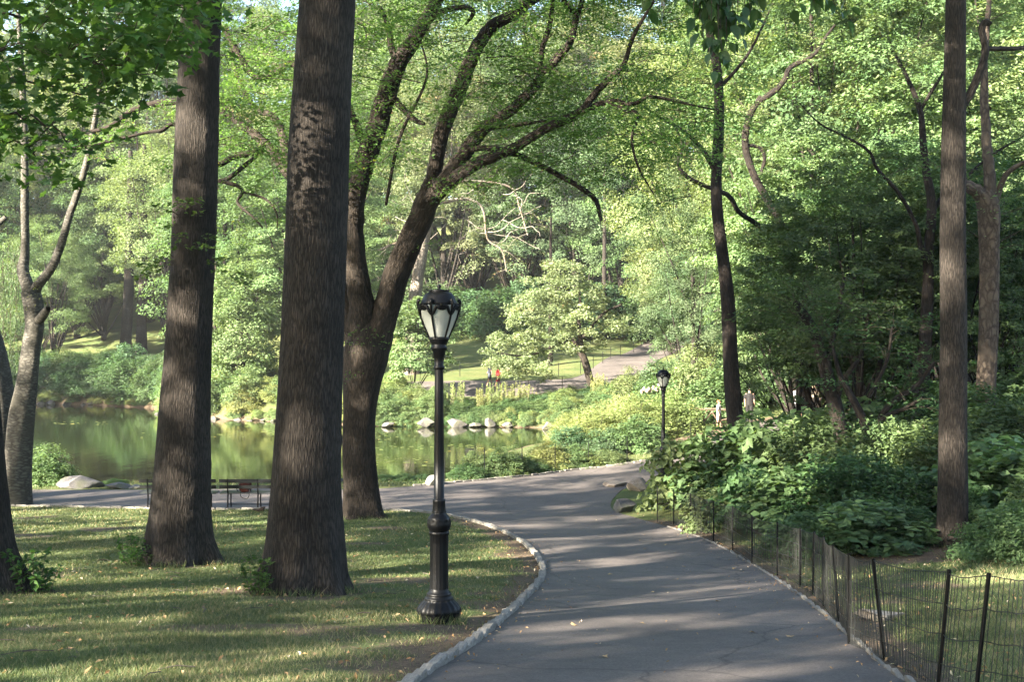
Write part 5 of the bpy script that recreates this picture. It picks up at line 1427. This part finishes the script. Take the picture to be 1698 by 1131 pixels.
# ------------------------------------------------------------------ people
SKIN = plain_mat('skin', (0.20, 0.115, 0.08), 0.6)
def person(label, loc, rz, h, shirt, legs, hair, long_legs=False, stride=0.18, carry=None, skirt=False, sit=False):
    root = thing('person', label, 'person', loc, rz)
    s = h / 1.75; root.scale = (s, s, s)
    st = stride
    hipz = 0.92
    kneeL, ankL, kneeR, ankR = (.09, -st * .5, .50), (.09, -st, .09), (-.09, st * .4, .50), (-.09, st * 1.1, .10)
    V = [(0, 0, .98), (0, 0, 1.14), (0, .0, 1.34), (0, .01, 1.47), (0, 0, 1.54), (0, -.02, 1.62), (0, -.01, 1.70),
         (.17, 0, 1.40), (.22, .02 + st * .3, 1.13), (.21, -.02 + st * .8, .88), (.21, st * .9 - .03, .80),
         (-.17, 0, 1.40), (-.22, .02 - st * .3, 1.13), (-.21, -.06 - st * .5, .88), (-.21, -st * .6 - .08, .80),
         (.09, 0, .9), kneeL, ankL, (.095, ankL[1] - .15, .04), (-.09, 0, .9), kneeR, ankR, (-.095, ankR[1] - .15, .04), (0, -.115, 1.605)]
    E = [(0, 1), (1, 2), (2, 3), (3, 4), (4, 5), (5, 6), (2, 7), (7, 8), (8, 9), (9, 10), (2, 11), (11, 12), (12, 13), (13, 14), (0, 15), (15, 16), (16, 17), (17, 18), (0, 19), (19, 20), (20, 21), (21, 22), (5, 23)]
    R = [(.15, .11), (.13, .10), (.16, .11), .065, .06, .095, .075, .06, .045, .032, .035, .06, .045, .032, .035, .09, .06, .042, .04, .09, .06, .042, .04, .02]
    skin_mesh('body', V, E, R, SKIN, root)
    def cl(name, chains, col):
        m = plain_mat('cloth', col, 0.85, noise=0.15); g = Geo()
        for pts, rad, sx in chains:
            q = catmull(np.column_stack([pts, rad]), 3); Vv, Fq, uv = tube(q[:, :3], q[:, 3], 12)
            c = q[:, :3].mean(0)
            if sx != 1: Vv[:, 0] = (Vv[:, 0] - c[0]) * sx + c[0]
            g.add(Vv, Fq)
        return part(name, g, m, root)
    cl('shirt', [([V[2] + np.array([0, 0, .14]), V[2] + np.array([0, 0, .09]), V[2], V[1], (0, 0, .92)], [.06, .12, .135, .125, .14], 1.38), ([V[7], (.2, st * .1, 1.3), (V[8][0], V[8][1], 1.17)], [.075, .07, .06], 1), ([V[11], (-.2, -st * .1, 1.3), (V[12][0], V[12][1], 1.17)], [.075, .07, .06], 1)], shirt)
    if skirt:
        cl('skirt', [([(0, 0, 1.0), (0, 0, .8), (0, 0, .55)], [.13, .18, .23], 1.2)], legs)
    else:
        e = (lambda k, a: [(k[0], 0, .9), ((k[0]), k[1] * .5, .72), tuple(k)] + ([((k[0] + a[0]) / 2, (k[1] + a[1]) / 2, .3), tuple(np.array(a) + [0, 0, .0])] if long_legs else []))
        rd = [.115, .105, .085] + ([.075, .07] if long_legs else [])
        cl('trousers' if long_legs else 'shorts', [([(0, 0, 1.0), (0, 0, .95), (0, 0, .86)], [.13, .14, .13], 1.25), (e(kneeL, ankL), rd, 1), (e(kneeR, ankR), rd, 1)], legs)
    g = Geo(); V2, F2 = lathe([(0.105 * math.sin(t), 1.645 + 0.115 * math.cos(t)) for t in np.linspace(0.01, 1.75, 8)], 14); V2[:, 1] += 0.02; g.add(V2, F2); part('hair', g, plain_mat('hair', hair, 0.7), root)
    for x, p in ((1, ankL), (-1, ankR)):
        Vb, Fb, uv = tube(catmull([(p[0], p[1] + .06, .045), (p[0], p[1] - .05, .05), (p[0], p[1] - .19, .03)], 3), [.045, .05, .052, .05, .05, .048, .03], 8); part('shoe', Geo().add(Vb, Fb), plain_mat('shoe', (0.05, 0.05, 0.05), 0.6), root)
    if carry == 'backpack':
        pass
    return root
def pz(px, d): return tuple(at(px, d) + [0, 0, 0.03])
p1 = G(814, 641)
d1 = p1[1]
person('walker in a dark top and grey shorts on the far path by the golden tree', pz(812, d1), math.radians(-80), 1.8, (0.006, 0.009, 0.016), (0.035, 0.04, 0.05), (0.03, 0.02, 0.015))
person('walker in a bright red top on the far path beside the taller walker', pz(826, d1 - 0.5), math.radians(-70), 1.55, (0.22, 0.008, 0.01), (0.16, 0.008, 0.01), (0.04, 0.025, 0.02), stride=0.3)
person('person in dark clothes standing on the path right of the slender trunk', pz(1243, 57.5), math.radians(160), 1.75, (0.004, 0.0035, 0.0035), (0.004, 0.0035, 0.003), (0.05, 0.045, 0.04), long_legs=True, stride=0.05)
person('person in a white shirt and dark shorts walking on the right hand path', pz(1324, 52.8), math.radians(175), 1.85, (0.3, 0.3, 0.31), (0.014, 0.014, 0.014), (0.04, 0.025, 0.018), stride=0.12)
person('person in beige clothes walking next to the person in the white shirt', pz(1349, 53.4), math.radians(170), 1.65, (0.2, 0.165, 0.125), (0.14, 0.11, 0.08), (0.12, 0.08, 0.05), long_legs=True, stride=0.12)
person('small child in a pale blue shirt between the two adults on the right hand path', pz(1338, 53.0), math.radians(175), 1.1, (0.22, 0.27, 0.29), (0.18, 0.18, 0.18), (0.06, 0.035, 0.025), stride=0.1)
person('person in a white shirt leaning at the rustic log railing', pz(1192, 57.4), math.radians(60), 1.35, (0.3, 0.3, 0.3), (0.16, 0.14, 0.12), (0.22, 0.07, 0.03), stride=0.08)

# ------------------------------------------------------------------ pinkish flower heads near the distant lamp
fx = at(1082, 64)
hyd = thing('flowering_shrub', 'shrub with pinkish white flower heads left of the distant lamp', 'shrub', tuple(fx))
tm, cm = PROTO['shrub_green']
o = link('stem', tm, hyd); o = link('foliage', cm, hyd); o.scale = (1.3, 1.0, 1.45)
fm = plain_mat('petal', (0.30, 0.215, 0.19), 0.8, noise=0.25, nscale=20)
r = np.random.default_rng(66)
for k in range(11):
    bm = bmesh.new(); bmesh.ops.create_icosphere(bm, subdivisions=2, radius=0.085)
    for v in bm.verts: v.co *= 1 + r.normal(0, .12)
    me = bpy.data.meshes.new('flower_head'); bm.to_mesh(me); bm.free(); me.materials.append(fm)
    o = link('flower_head', me, hyd); o.location = (-0.65 + k * 0.13, -0.6 + r.normal(0, .2), 2.1 + r.normal(0, .12))
    o.scale = (1, 1, 1.3)

# ------------------------------------------------------------------ near hanging leaves
def ovate_mesh():
    g = Geo(); L = 0.115; W = 0.062
    t = np.linspace(0, 1, 6); w = np.sin(np.pi * t ** 0.8) * W / 2 * np.array([.6, 1, 1, .95, .75, 0])
    mid = np.column_stack([t * L, 0 * t, -0.25 * L * t ** 2]); 
    V = np.vstack([mid, mid + np.column_stack([0 * t, w, w * 0.35]), mid + np.column_stack([0 * t, -w, w * 0.35])])
    f = []
    for i in range(5): f += [(i, i + 1, 7 + i, 6 + i), (i, 12 + i, 13 + i, i + 1)]
    g.add(V, np.array(f)); return g.mesh('leaf', M['leaf_near'])
def maple_mesh(mat, name='leaf'):
    pts = []
    for a, rr in [(-90, .12), (-60, .40), (-38, .62), (-30, .40), (-8, .55), (10, .95), (22, .62), (40, .60), (52, .55), (68, .62), (78, .72), (90, 1.12), (102, .72), (112, .62), (128, .55), (140, .60), (158, .62), (170, .95), (188, .55), (210, .40), (218, .62), (240, .40)]:
        pts.append((rr * math.cos(math.radians(a)), rr * math.sin(math.radians(a)), 0.12 * rr * rr * (1 if abs(math.cos(math.radians(a))) > .5 else -1)))
    V = np.array([(0, 0, 0.0)] + pts) * 0.085
    n = len(pts); f = np.array([(0, 1 + i, 1 + (i + 1) % n) for i in range(n)])
    return V, f
LEAF_O = ovate_mesh()
r = np.random.default_rng(67)
hb = P(1190, -260, 8.6)
hroot = thing('hanging_branch', 'hanging spray of large dark oval leaves at the top edge right of centre', 'branch', tuple(hb))
tg = Geo()
tips = [(1192, 118, 8.4), (1205, 80, 8.5), (1165, 55, 8.5), (1225, 60, 8.6), (1245, 30, 8.7), (1150, 20, 8.6), (1100, 22, 8.9), (1090, 5, 9.0), (1180, 40, 8.3), (1320, 12, 9.2), (1385, 10, 9.4), (1405, 20, 9.5), (1350, 5, 9.3), (1215, 25, 8.5), (1260, 5, 8.8), (1198, 100, 8.45), (1175, 88, 8.4), (1210, 55, 8.6), (1160, 35, 8.5), (1235, 10, 8.7), (1140, 8, 8.7), (1185, 15, 8.6)]
nl = 0
for tx, ty, td in tips:
    e = P(tx, ty, td) - hb; s = np.array([e[0] * 0.55 + r.normal(0, .03), e[1] * .5, 0.0]); mid = (s + e) / 2 + [0, 0, .1]
    q = catmull([s, mid, e], 6); V, Fq, uv = tube(q, np.linspace(.009, .0025, len(q)), 5); tg.add(V, Fq, uv=uv)
    for j in range(13):
        f = r.uniform(0.66, 1.0) if j else 1.0
        p = np.array([np.interp(f, np.linspace(0, 1, len(q)), q[:, i]) for i in range(3)])
        o = link('leaf', LEAF_O, hroot); o.location = tuple(p + r.normal(0, .03, 3))
        o.rotation_euler = (r.normal(0, .5), r.uniform(0.3, 1.2), r.uniform(0, 6.28)); sc = r.uniform(0.75, 1.25); o.scale = (sc, sc, sc)
part('twig', tg, M['twig'], hroot)

# maple bough filling the top left corner
VM, FM = maple_mesh(M['leaf_maple'])
mg = Geo(); mg.add(VM, FM); LEAF_M = mg.mesh('leaf', M['leaf_maple'], smooth=False)
mb = P(-260, -120, 13.5)
mroot = thing('maple_bough', 'dark green maple bough with lobed leaves filling the top left corner', 'branch', tuple(mb))
tg = Geo(); lg = Geo(); spots = []
branches = []
main = []
for (y0, y1, x1, d0, d1) in ((-60, 10, 330, 12.5, 14), (20, 60, 300, 13, 15), (70, 130, 270, 12, 13), (110, 190, 230, 14, 15.5), (160, 250, 150, 12.5, 13), (-90, -40, 380, 14, 16), (190, 280, 60, 13, 13.5)):
    q = catmull([np.zeros(3), P(-120, y0 - 10, d0) - mb, P(x1 * 0.4 - 20, (y0 + y1) / 2 - 14, (d0 + d1) / 2) - mb, P(x1, y1, d1) - mb], 8)
    q[1:-1] += r.normal(0, .03, (len(q) - 2, 3))
    V, Fq, uv = tube(q, np.linspace(.03, .005, len(q)), 6); tg.add(V, Fq, uv=uv); main.append(q)
allm = np.vstack(main)
for k in range(122):
    tx = r.uniform(-30, 330); ty = r.uniform(-60, 305)
    lim = 300 - max(0, tx - 110) * 1.15
    if ty > lim: ty = r.uniform(-50, max(20, lim * 0.8))
    td = r.uniform(11.5, 16.0)
    e = P(tx, ty, td) - mb
    cand = allm[allm[:, 0] < e[0] + 0.1]
    s = cand[np.argmin(np.linalg.norm(cand - e + [0.35, 0, 0], axis=1))]
    mid = s * 0.5 + e * 0.5 + [0, 0, .10]
    q = catmull([s, mid, e], 5); V, Fq, uv = tube(q, np.linspace(.007, .002, len(q)), 4); tg.add(V, Fq, uv=uv)
    n = int(r.uniform(22, 34))
    for j in range(n):
        f = 1 - 0.6 * r.random() ** 1.5
        p = np.array([np.interp(f, np.linspace(0, 1, len(q)), q[:, i]) for i in range(3)])
        p = p + r.normal(0, 1, 3) * [.26, .26, .09]
        spots.append(p)
for c, rad, n in ((P(318, 345, 22.4), 0.35, 26), (P(290, 430, 22.3), 0.28, 18), (P(395, 452, 22.6), 0.38, 34), (P(350, 345, 22.4), .2, 8), (P(325, 415, 22.3), .25, 14)):
    pass
spots = np.array(spots)
order = np.argsort(np.linalg.norm(spots + mb - [0, 0, CAMZ], axis=1))
for k, i in enumerate(order):
    p = spots[i]
    tilt = (r.normal(0, .5), r.normal(0, .45), r.uniform(0, 6.28)); sc = r.uniform(0.75, 1.3)
    if k < 295:
        o = link('leaf', LEAF_M, mroot); o.location = tuple(p); o.rotation_euler = tilt; o.scale = (sc, sc, sc)
    else:
        R_ = np.array(Matrix.Rotation(tilt[2], 3, 'Z') @ Matrix.Rotation(tilt[1], 3, 'Y') @ Matrix.Rotation(tilt[0], 3, 'X'))
        lg.add(VM * sc @ R_.T + p, FM, tint=np.full(len(FM), r.random()))
part('twig', tg, M['twig'], mroot)
stuff(part('foliage', lg, M['leaf_maple'], mroot, smooth=False))
# sprigs growing from the narrower big trunk
tb = np.array(T2.location); lg = Geo(); tg = Geo()
for cx_, cy_, dd, dirx in ((318, 345, 22.45, .6), (300, 350, 22.45, -.8), (290, 430, 22.4, -.9), (330, 410, 22.4, .5), (380, 452, 22.6, 1.0), (345, 440, 22.5, .9), (275, 435, 22.5, -1), (310, 380, 22.4, -.3)):
    for j in range(3):
        spray(lg, tg, P(cx_ + r.normal(0, 6), cy_ + r.normal(0, 6), dd) - tb, np.array([dirx, -0.5, 0.1]) + r.normal(0, .3, 3), r.uniform(.3, .6), r, 0.10, 45, aspect=0.6)
stuff(part('sprig_twigs', tg, M['twig'], T2)); part('sprig_leaves', lg, M['leaf_maple'], T2, smooth=False)

# ------------------------------------------------------------------ crowns of the near trees (above the picture) and the wood the light comes through
for root, top, s in ((T1, P(-150, -400, 17.4), 1.0), (T2, P(348, -420, 23), 1.0), (T3, P(562, -450, 18), 1.0), (TB, P(1586, -250, 24), 0.8)):
    c = link('crown', PROTO['far_b'][1], root)
    t = top - np.array(root.location); c.location = (t[0], t[1], t[2] - 1.5 - 0.5); c.scale = (s, s, s * 0.7); c.rotation_euler = (0, 0, random.uniform(0, 6))
    c.material_slots[0].link = 'OBJECT'; c.material_slots[0].material = M['leaf_maple']
def off_wood():
    r = np.random.default_rng(91); g = Geo(); t = Geo()
    for (x, y, h, R) in [(-27, -16, 32, 5.5), (-30, -6, 34, 5.8), (-26, 1, 28, 5.2), (-29, 9, 27, 5.2), (-26, 16, 20, 4.4), (-36, 4, 26, 5.6), (-38, 15, 22, 5.2), (-36, -10, 34, 6), (-20, -12, 30, 5.4), (-14, -18, 30, 5.4), (-48, 8, 25, 5.5),
                         (-22, -22, 31, 5.5), (-33, -22, 32, 5.8), (-44, -4, 32, 5.8), (-25, -7, 28, 5), (-18, -24, 30, 5.5), (-28, -30, 32, 5.8), (-8, -26, 30, 5.5), (-40, -20, 33, 6),
                         (-72, 84, 25, 6), (-66, 76, 22, 5), (-80, 92, 26, 6), (-64, 90, 21, 4.5), (-74, 72, 24, 5.5), (-57, 95, 20, 4), (-78, 78, 27, 6), (-68, 99, 25, 5), (-86, 84, 27, 6), (-60, 84, 19, 4)]:
        z = gz(x, y)
        n = int(4.6 * h)
        u = unit(r.normal(size=(n, 3))); rr = 0.35 + 0.65 * r.random(n) ** 0.5
        c = u * rr[:, None] * [R, R, (h - 2.5) * 0.5] + [x, y, z + 2.5 + (h - 2.5) * 0.5]
        leaf_clumps(g, c, r.uniform(0.8, 1.35, n), 34, 0.41, r, 0.4)
        V, Fq, uv = tube([(x, y, z - .3), (x, y, z + h * .4), (x + .3, y, z + h * .8)], [.5, .38, .12], 10); t.add(V, Fq, uv=uv)
    for a, b, c_, u_ in zip(t.V, t.Fs, t.T, t.U): pass
    o = part('woodland', g, M['leaf_mid'], None, smooth=False)
    tag(o, 'leafy woodland edge out of view on the left that shades the lawn', 'woodland', kind='stuff')
    k = part('woodland_trunks', t, M['bark_brown'], o); stuff(k)
off_wood()

# ------------------------------------------------------------------ grass and litter
def blades(poly_test, boxes, name, label, seed):
    r = np.random.default_rng(seed); g = Geo()
    for (x0, x1, y0, y1, dens, hh, ww) in boxes:
        n = int((x1 - x0) * (y1 - y0) * dens)
        x = r.uniform(x0, x1, n); y = r.uniform(y0, y1, n)
        k = np.abs(x) < (y * 0.44 + 0.6); x = x[k]; y = y[k]
        k = poly_test(x, y); x = x[k]; y = y[k]
        dm = dirt_amount(x, y)
        pt = fbm(x * 2.2 + 40, y * 2.2)
        k = r.random(len(x)) > np.clip(dm * 1.5 + (0.5 - pt) * 1.3, 0, 0.96); x = x[k]; y = y[k]; pt = pt[k]
        n = len(x); z = height(x, y) + (fbm(x * 0.8, y * 0.8) - 0.5) * 0.07 - 0.008
        h = hh * r.uniform(0.5, 1.35, n) * (0.6 + 0.9 * pt)
        a = r.uniform(0, 2 * np.pi, n); le = r.normal(0, 0.6, (n, 2)) * h[:, None]
        wx = np.cos(a) * ww / 2; wy = np.sin(a) * ww / 2
        V = np.stack([np.column_stack([x - wx, y - wy, z]), np.column_stack([x + wx, y + wy, z]), np.column_stack([x + le[:, 0], y + le[:, 1], z + h])], 1).reshape(-1, 3)
        patch = fbm(x * 0.5 + 5, y * 0.5 + 8)
        t = np.clip(0.45 * patch + 0.62 * r.random(n) ** 1.2, 0, 1)
        g.add(V, np.arange(n * 3).reshape(n, 3), tint=t)
    o = part(name, g, M['grass_blade'], None, smooth=False)
    return tag(o, label, 'grass', kind='stuff')
def on_left(x, y):
    return (poly_sd(PATH_POLY, x, y) > 0.14) & (x < 2.0)
def on_right(x, y):
    return (poly_sd(PATH_POLY, x, y) > 0.10) & (x > 1.0) & (x < 12)
blades(on_left, [(-7, 1.2, 9.5, 14, 3600, 0.05, 0.007), (-9, 1.5, 14, 20, 1700, 0.05, 0.010), (-12, 2, 20, 28, 700, 0.05, 0.016), (-16, 2, 28, 37, 320, 0.055, 0.026)], 'lawn_grass', 'short worn grass of the lawn left of the path', 5)
blades(on_right, [(2.5, 9, 8, 14, 2200, 0.06, 0.008), (3, 10, 14, 20, 1300, 0.06, 0.011), (2, 10, 20, 27, 500, 0.07, 0.017)], 'verge_grass', 'grass behind the wire fence on the right', 6)
def far_lawn(x, y):
    return (poly_sd(PATH_POLY, x, y) > 0.2) & (poly_sd(POND, x, y) > 0.15)
blades(far_lawn, [(-18, 8, 40, 56, 90, 0.10, 0.03)], 'shore_grass', 'thin grass along the near shore of the pond and by the distant lamp', 7)

def tufts():
    r = np.random.default_rng(15); g = Geo()
    for c, R, n in ((at(506, 18.0), 0.72, 1500), (at(300, 23.0), 0.78, 1300), (at(-14, 17.4), 0.62, 800), (at(603, 33.0), 0.65, 900), (at(728, 14.2), 0.26, 500), (at(1579, 24.0), 0.4, 600)):
        a = r.uniform(0, 2 * np.pi, n); rr = R * (0.85 + np.abs(r.normal(0, .22, n)))
        x = c[0] + rr * np.cos(a); y = c[1] + rr * np.sin(a); keep = fbm(x * 3, y * 3) > 0.44; x, y = x[keep], y[keep]; m = len(x)
        z = height(x, y) - 0.01; h = r.uniform(.05, .17, m); b = r.uniform(0, 6.28, m); ww = 0.012; le = r.normal(0, .5, (m, 2)) * h[:, None]
        V = np.stack([np.column_stack([x - np.cos(b) * ww / 2, y - np.sin(b) * ww / 2, z]), np.column_stack([x + np.cos(b) * ww / 2, y + np.sin(b) * ww / 2, z]), np.column_stack([x + le[:, 0], y + le[:, 1], z + h])], 1).reshape(-1, 3)
        g.add(V, np.arange(m * 3).reshape(m, 3), tint=r.random(m) * 0.85)
    o = part('long_grass', g, M['grass_blade'], None, smooth=False)
    tag(o, 'longer uncut grass round the foot of the trunks and the lamp post', 'grass', kind='stuff')
tufts()
def sticks():
    r = np.random.default_rng(16); g = Geo()
    for k in range(110):
        x = r.uniform(-8, 1.0); y = r.uniform(10, 26)
        if not on_left(np.array([x]), np.array([y]))[0]: continue
        a = r.uniform(0, 6.28); l = r.uniform(.08, .35); z = gz(x, y) + .03
        V, Fq, uv = tube([(x, y, z), (x + l * .5 * math.cos(a), y + l * .5 * math.sin(a), z + .015), (x + l * math.cos(a + .2), y + l * math.sin(a + .2), z)], r.uniform(.003, .007), 4); g.add(V, Fq)
    o = part('fallen_sticks', g, plain_mat('stick', (0.06, 0.05, 0.04), 0.9, noise=0.4), None)
    tag(o, 'thin fallen twigs scattered over the lawn', 'fallen twigs', kind='stuff')
sticks()

LIT = leaf_mat('litter', (0.16, 0.09, 0.04), (0.34, 0.24, 0.12), trans=0.2, vary=0.2, autumn=((0.5, 0.42, 0.3), 0.9))
g = Geo(); r = np.random.default_rng(8)
def litter(n, x0, x1, y0, y1, test, L):
    x = r.uniform(x0, x1, n); y = r.uniform(y0, y1, n); k = test(x, y); x, y = x[k], y[k]
    c = np.column_stack([x, y, height(x, y) + 0.03])
    V, Fq = leaf_quads(c, np.array([0, 0, 1.0]) + r.normal(0, .5, (len(x), 3)), L * r.uniform(.5, 1.3, len(x)), L * .6 * r.uniform(.5, 1.1, len(x)), r, 0.2)
    g.add(V, Fq, tint=r.random(len(x)))
def path_edge(x, y):
    s = -poly_sd(PATH_POLY, x, y); return (s > 0.02) & (r.random(len(x)) < np.exp(-s / 0.22))
def on_path(x, y):
    return poly_sd(PATH_POLY, x, y) < -0.1
def near_edge(x, y):
    s = poly_sd(PATH_POLY, x, y); return (s > 0.0) & (r.random(len(x)) < np.exp(-s / 0.5))
litter(900, -8, 1.5, 9.5, 30, on_left, 0.075)
litter(5000, -3, 10, 9, 36, near_edge, 0.06)
litter(700, 3, 9, 9, 24, on_right, 0.06)
litter(9000, -3, 7, 8, 36, path_edge, 0.035)
litter(260, -3, 7, 8, 45, on_path, 0.035)
lo = part('fallen_leaves', g, LIT, None, smooth=False)
tag(lo, 'dry brown leaves and twigs littered over the lawn and along the path edges', 'fallen leaves', kind='stuff')
# single leaves on the asphalt
lm = Geo(); lm.add(VM * 0.75, FM); LM2 = lm.mesh('fallen_leaf', plain_mat('dry_leaf', (0.30, 0.21, 0.10), 0.8, noise=0.4), smooth=False)
for k, (px, py) in enumerate([(894, 998), (1083, 985), (1192, 1000), (1064, 1037), (1133, 942), (1245, 1052), (1070, 912), (905, 889), (967, 797), (1000, 1093), (1310, 1060), (1010, 955), (1105, 905), (1218, 945), (950, 1040)]):
    p = G(px, py); o = link('fallen_leaf', LM2); o.location = (p[0], p[1], p[2] + 0.026); o.rotation_euler = (random.uniform(-.2, .2), random.uniform(-.2, .2), random.uniform(0, 6)); s = random.uniform(.6, 1.1); o.scale = (s, s, s * 1.5)
    tag(o, 'single dry leaf lying on the grey asphalt path', 'leaf', 'single leaves on the asphalt')
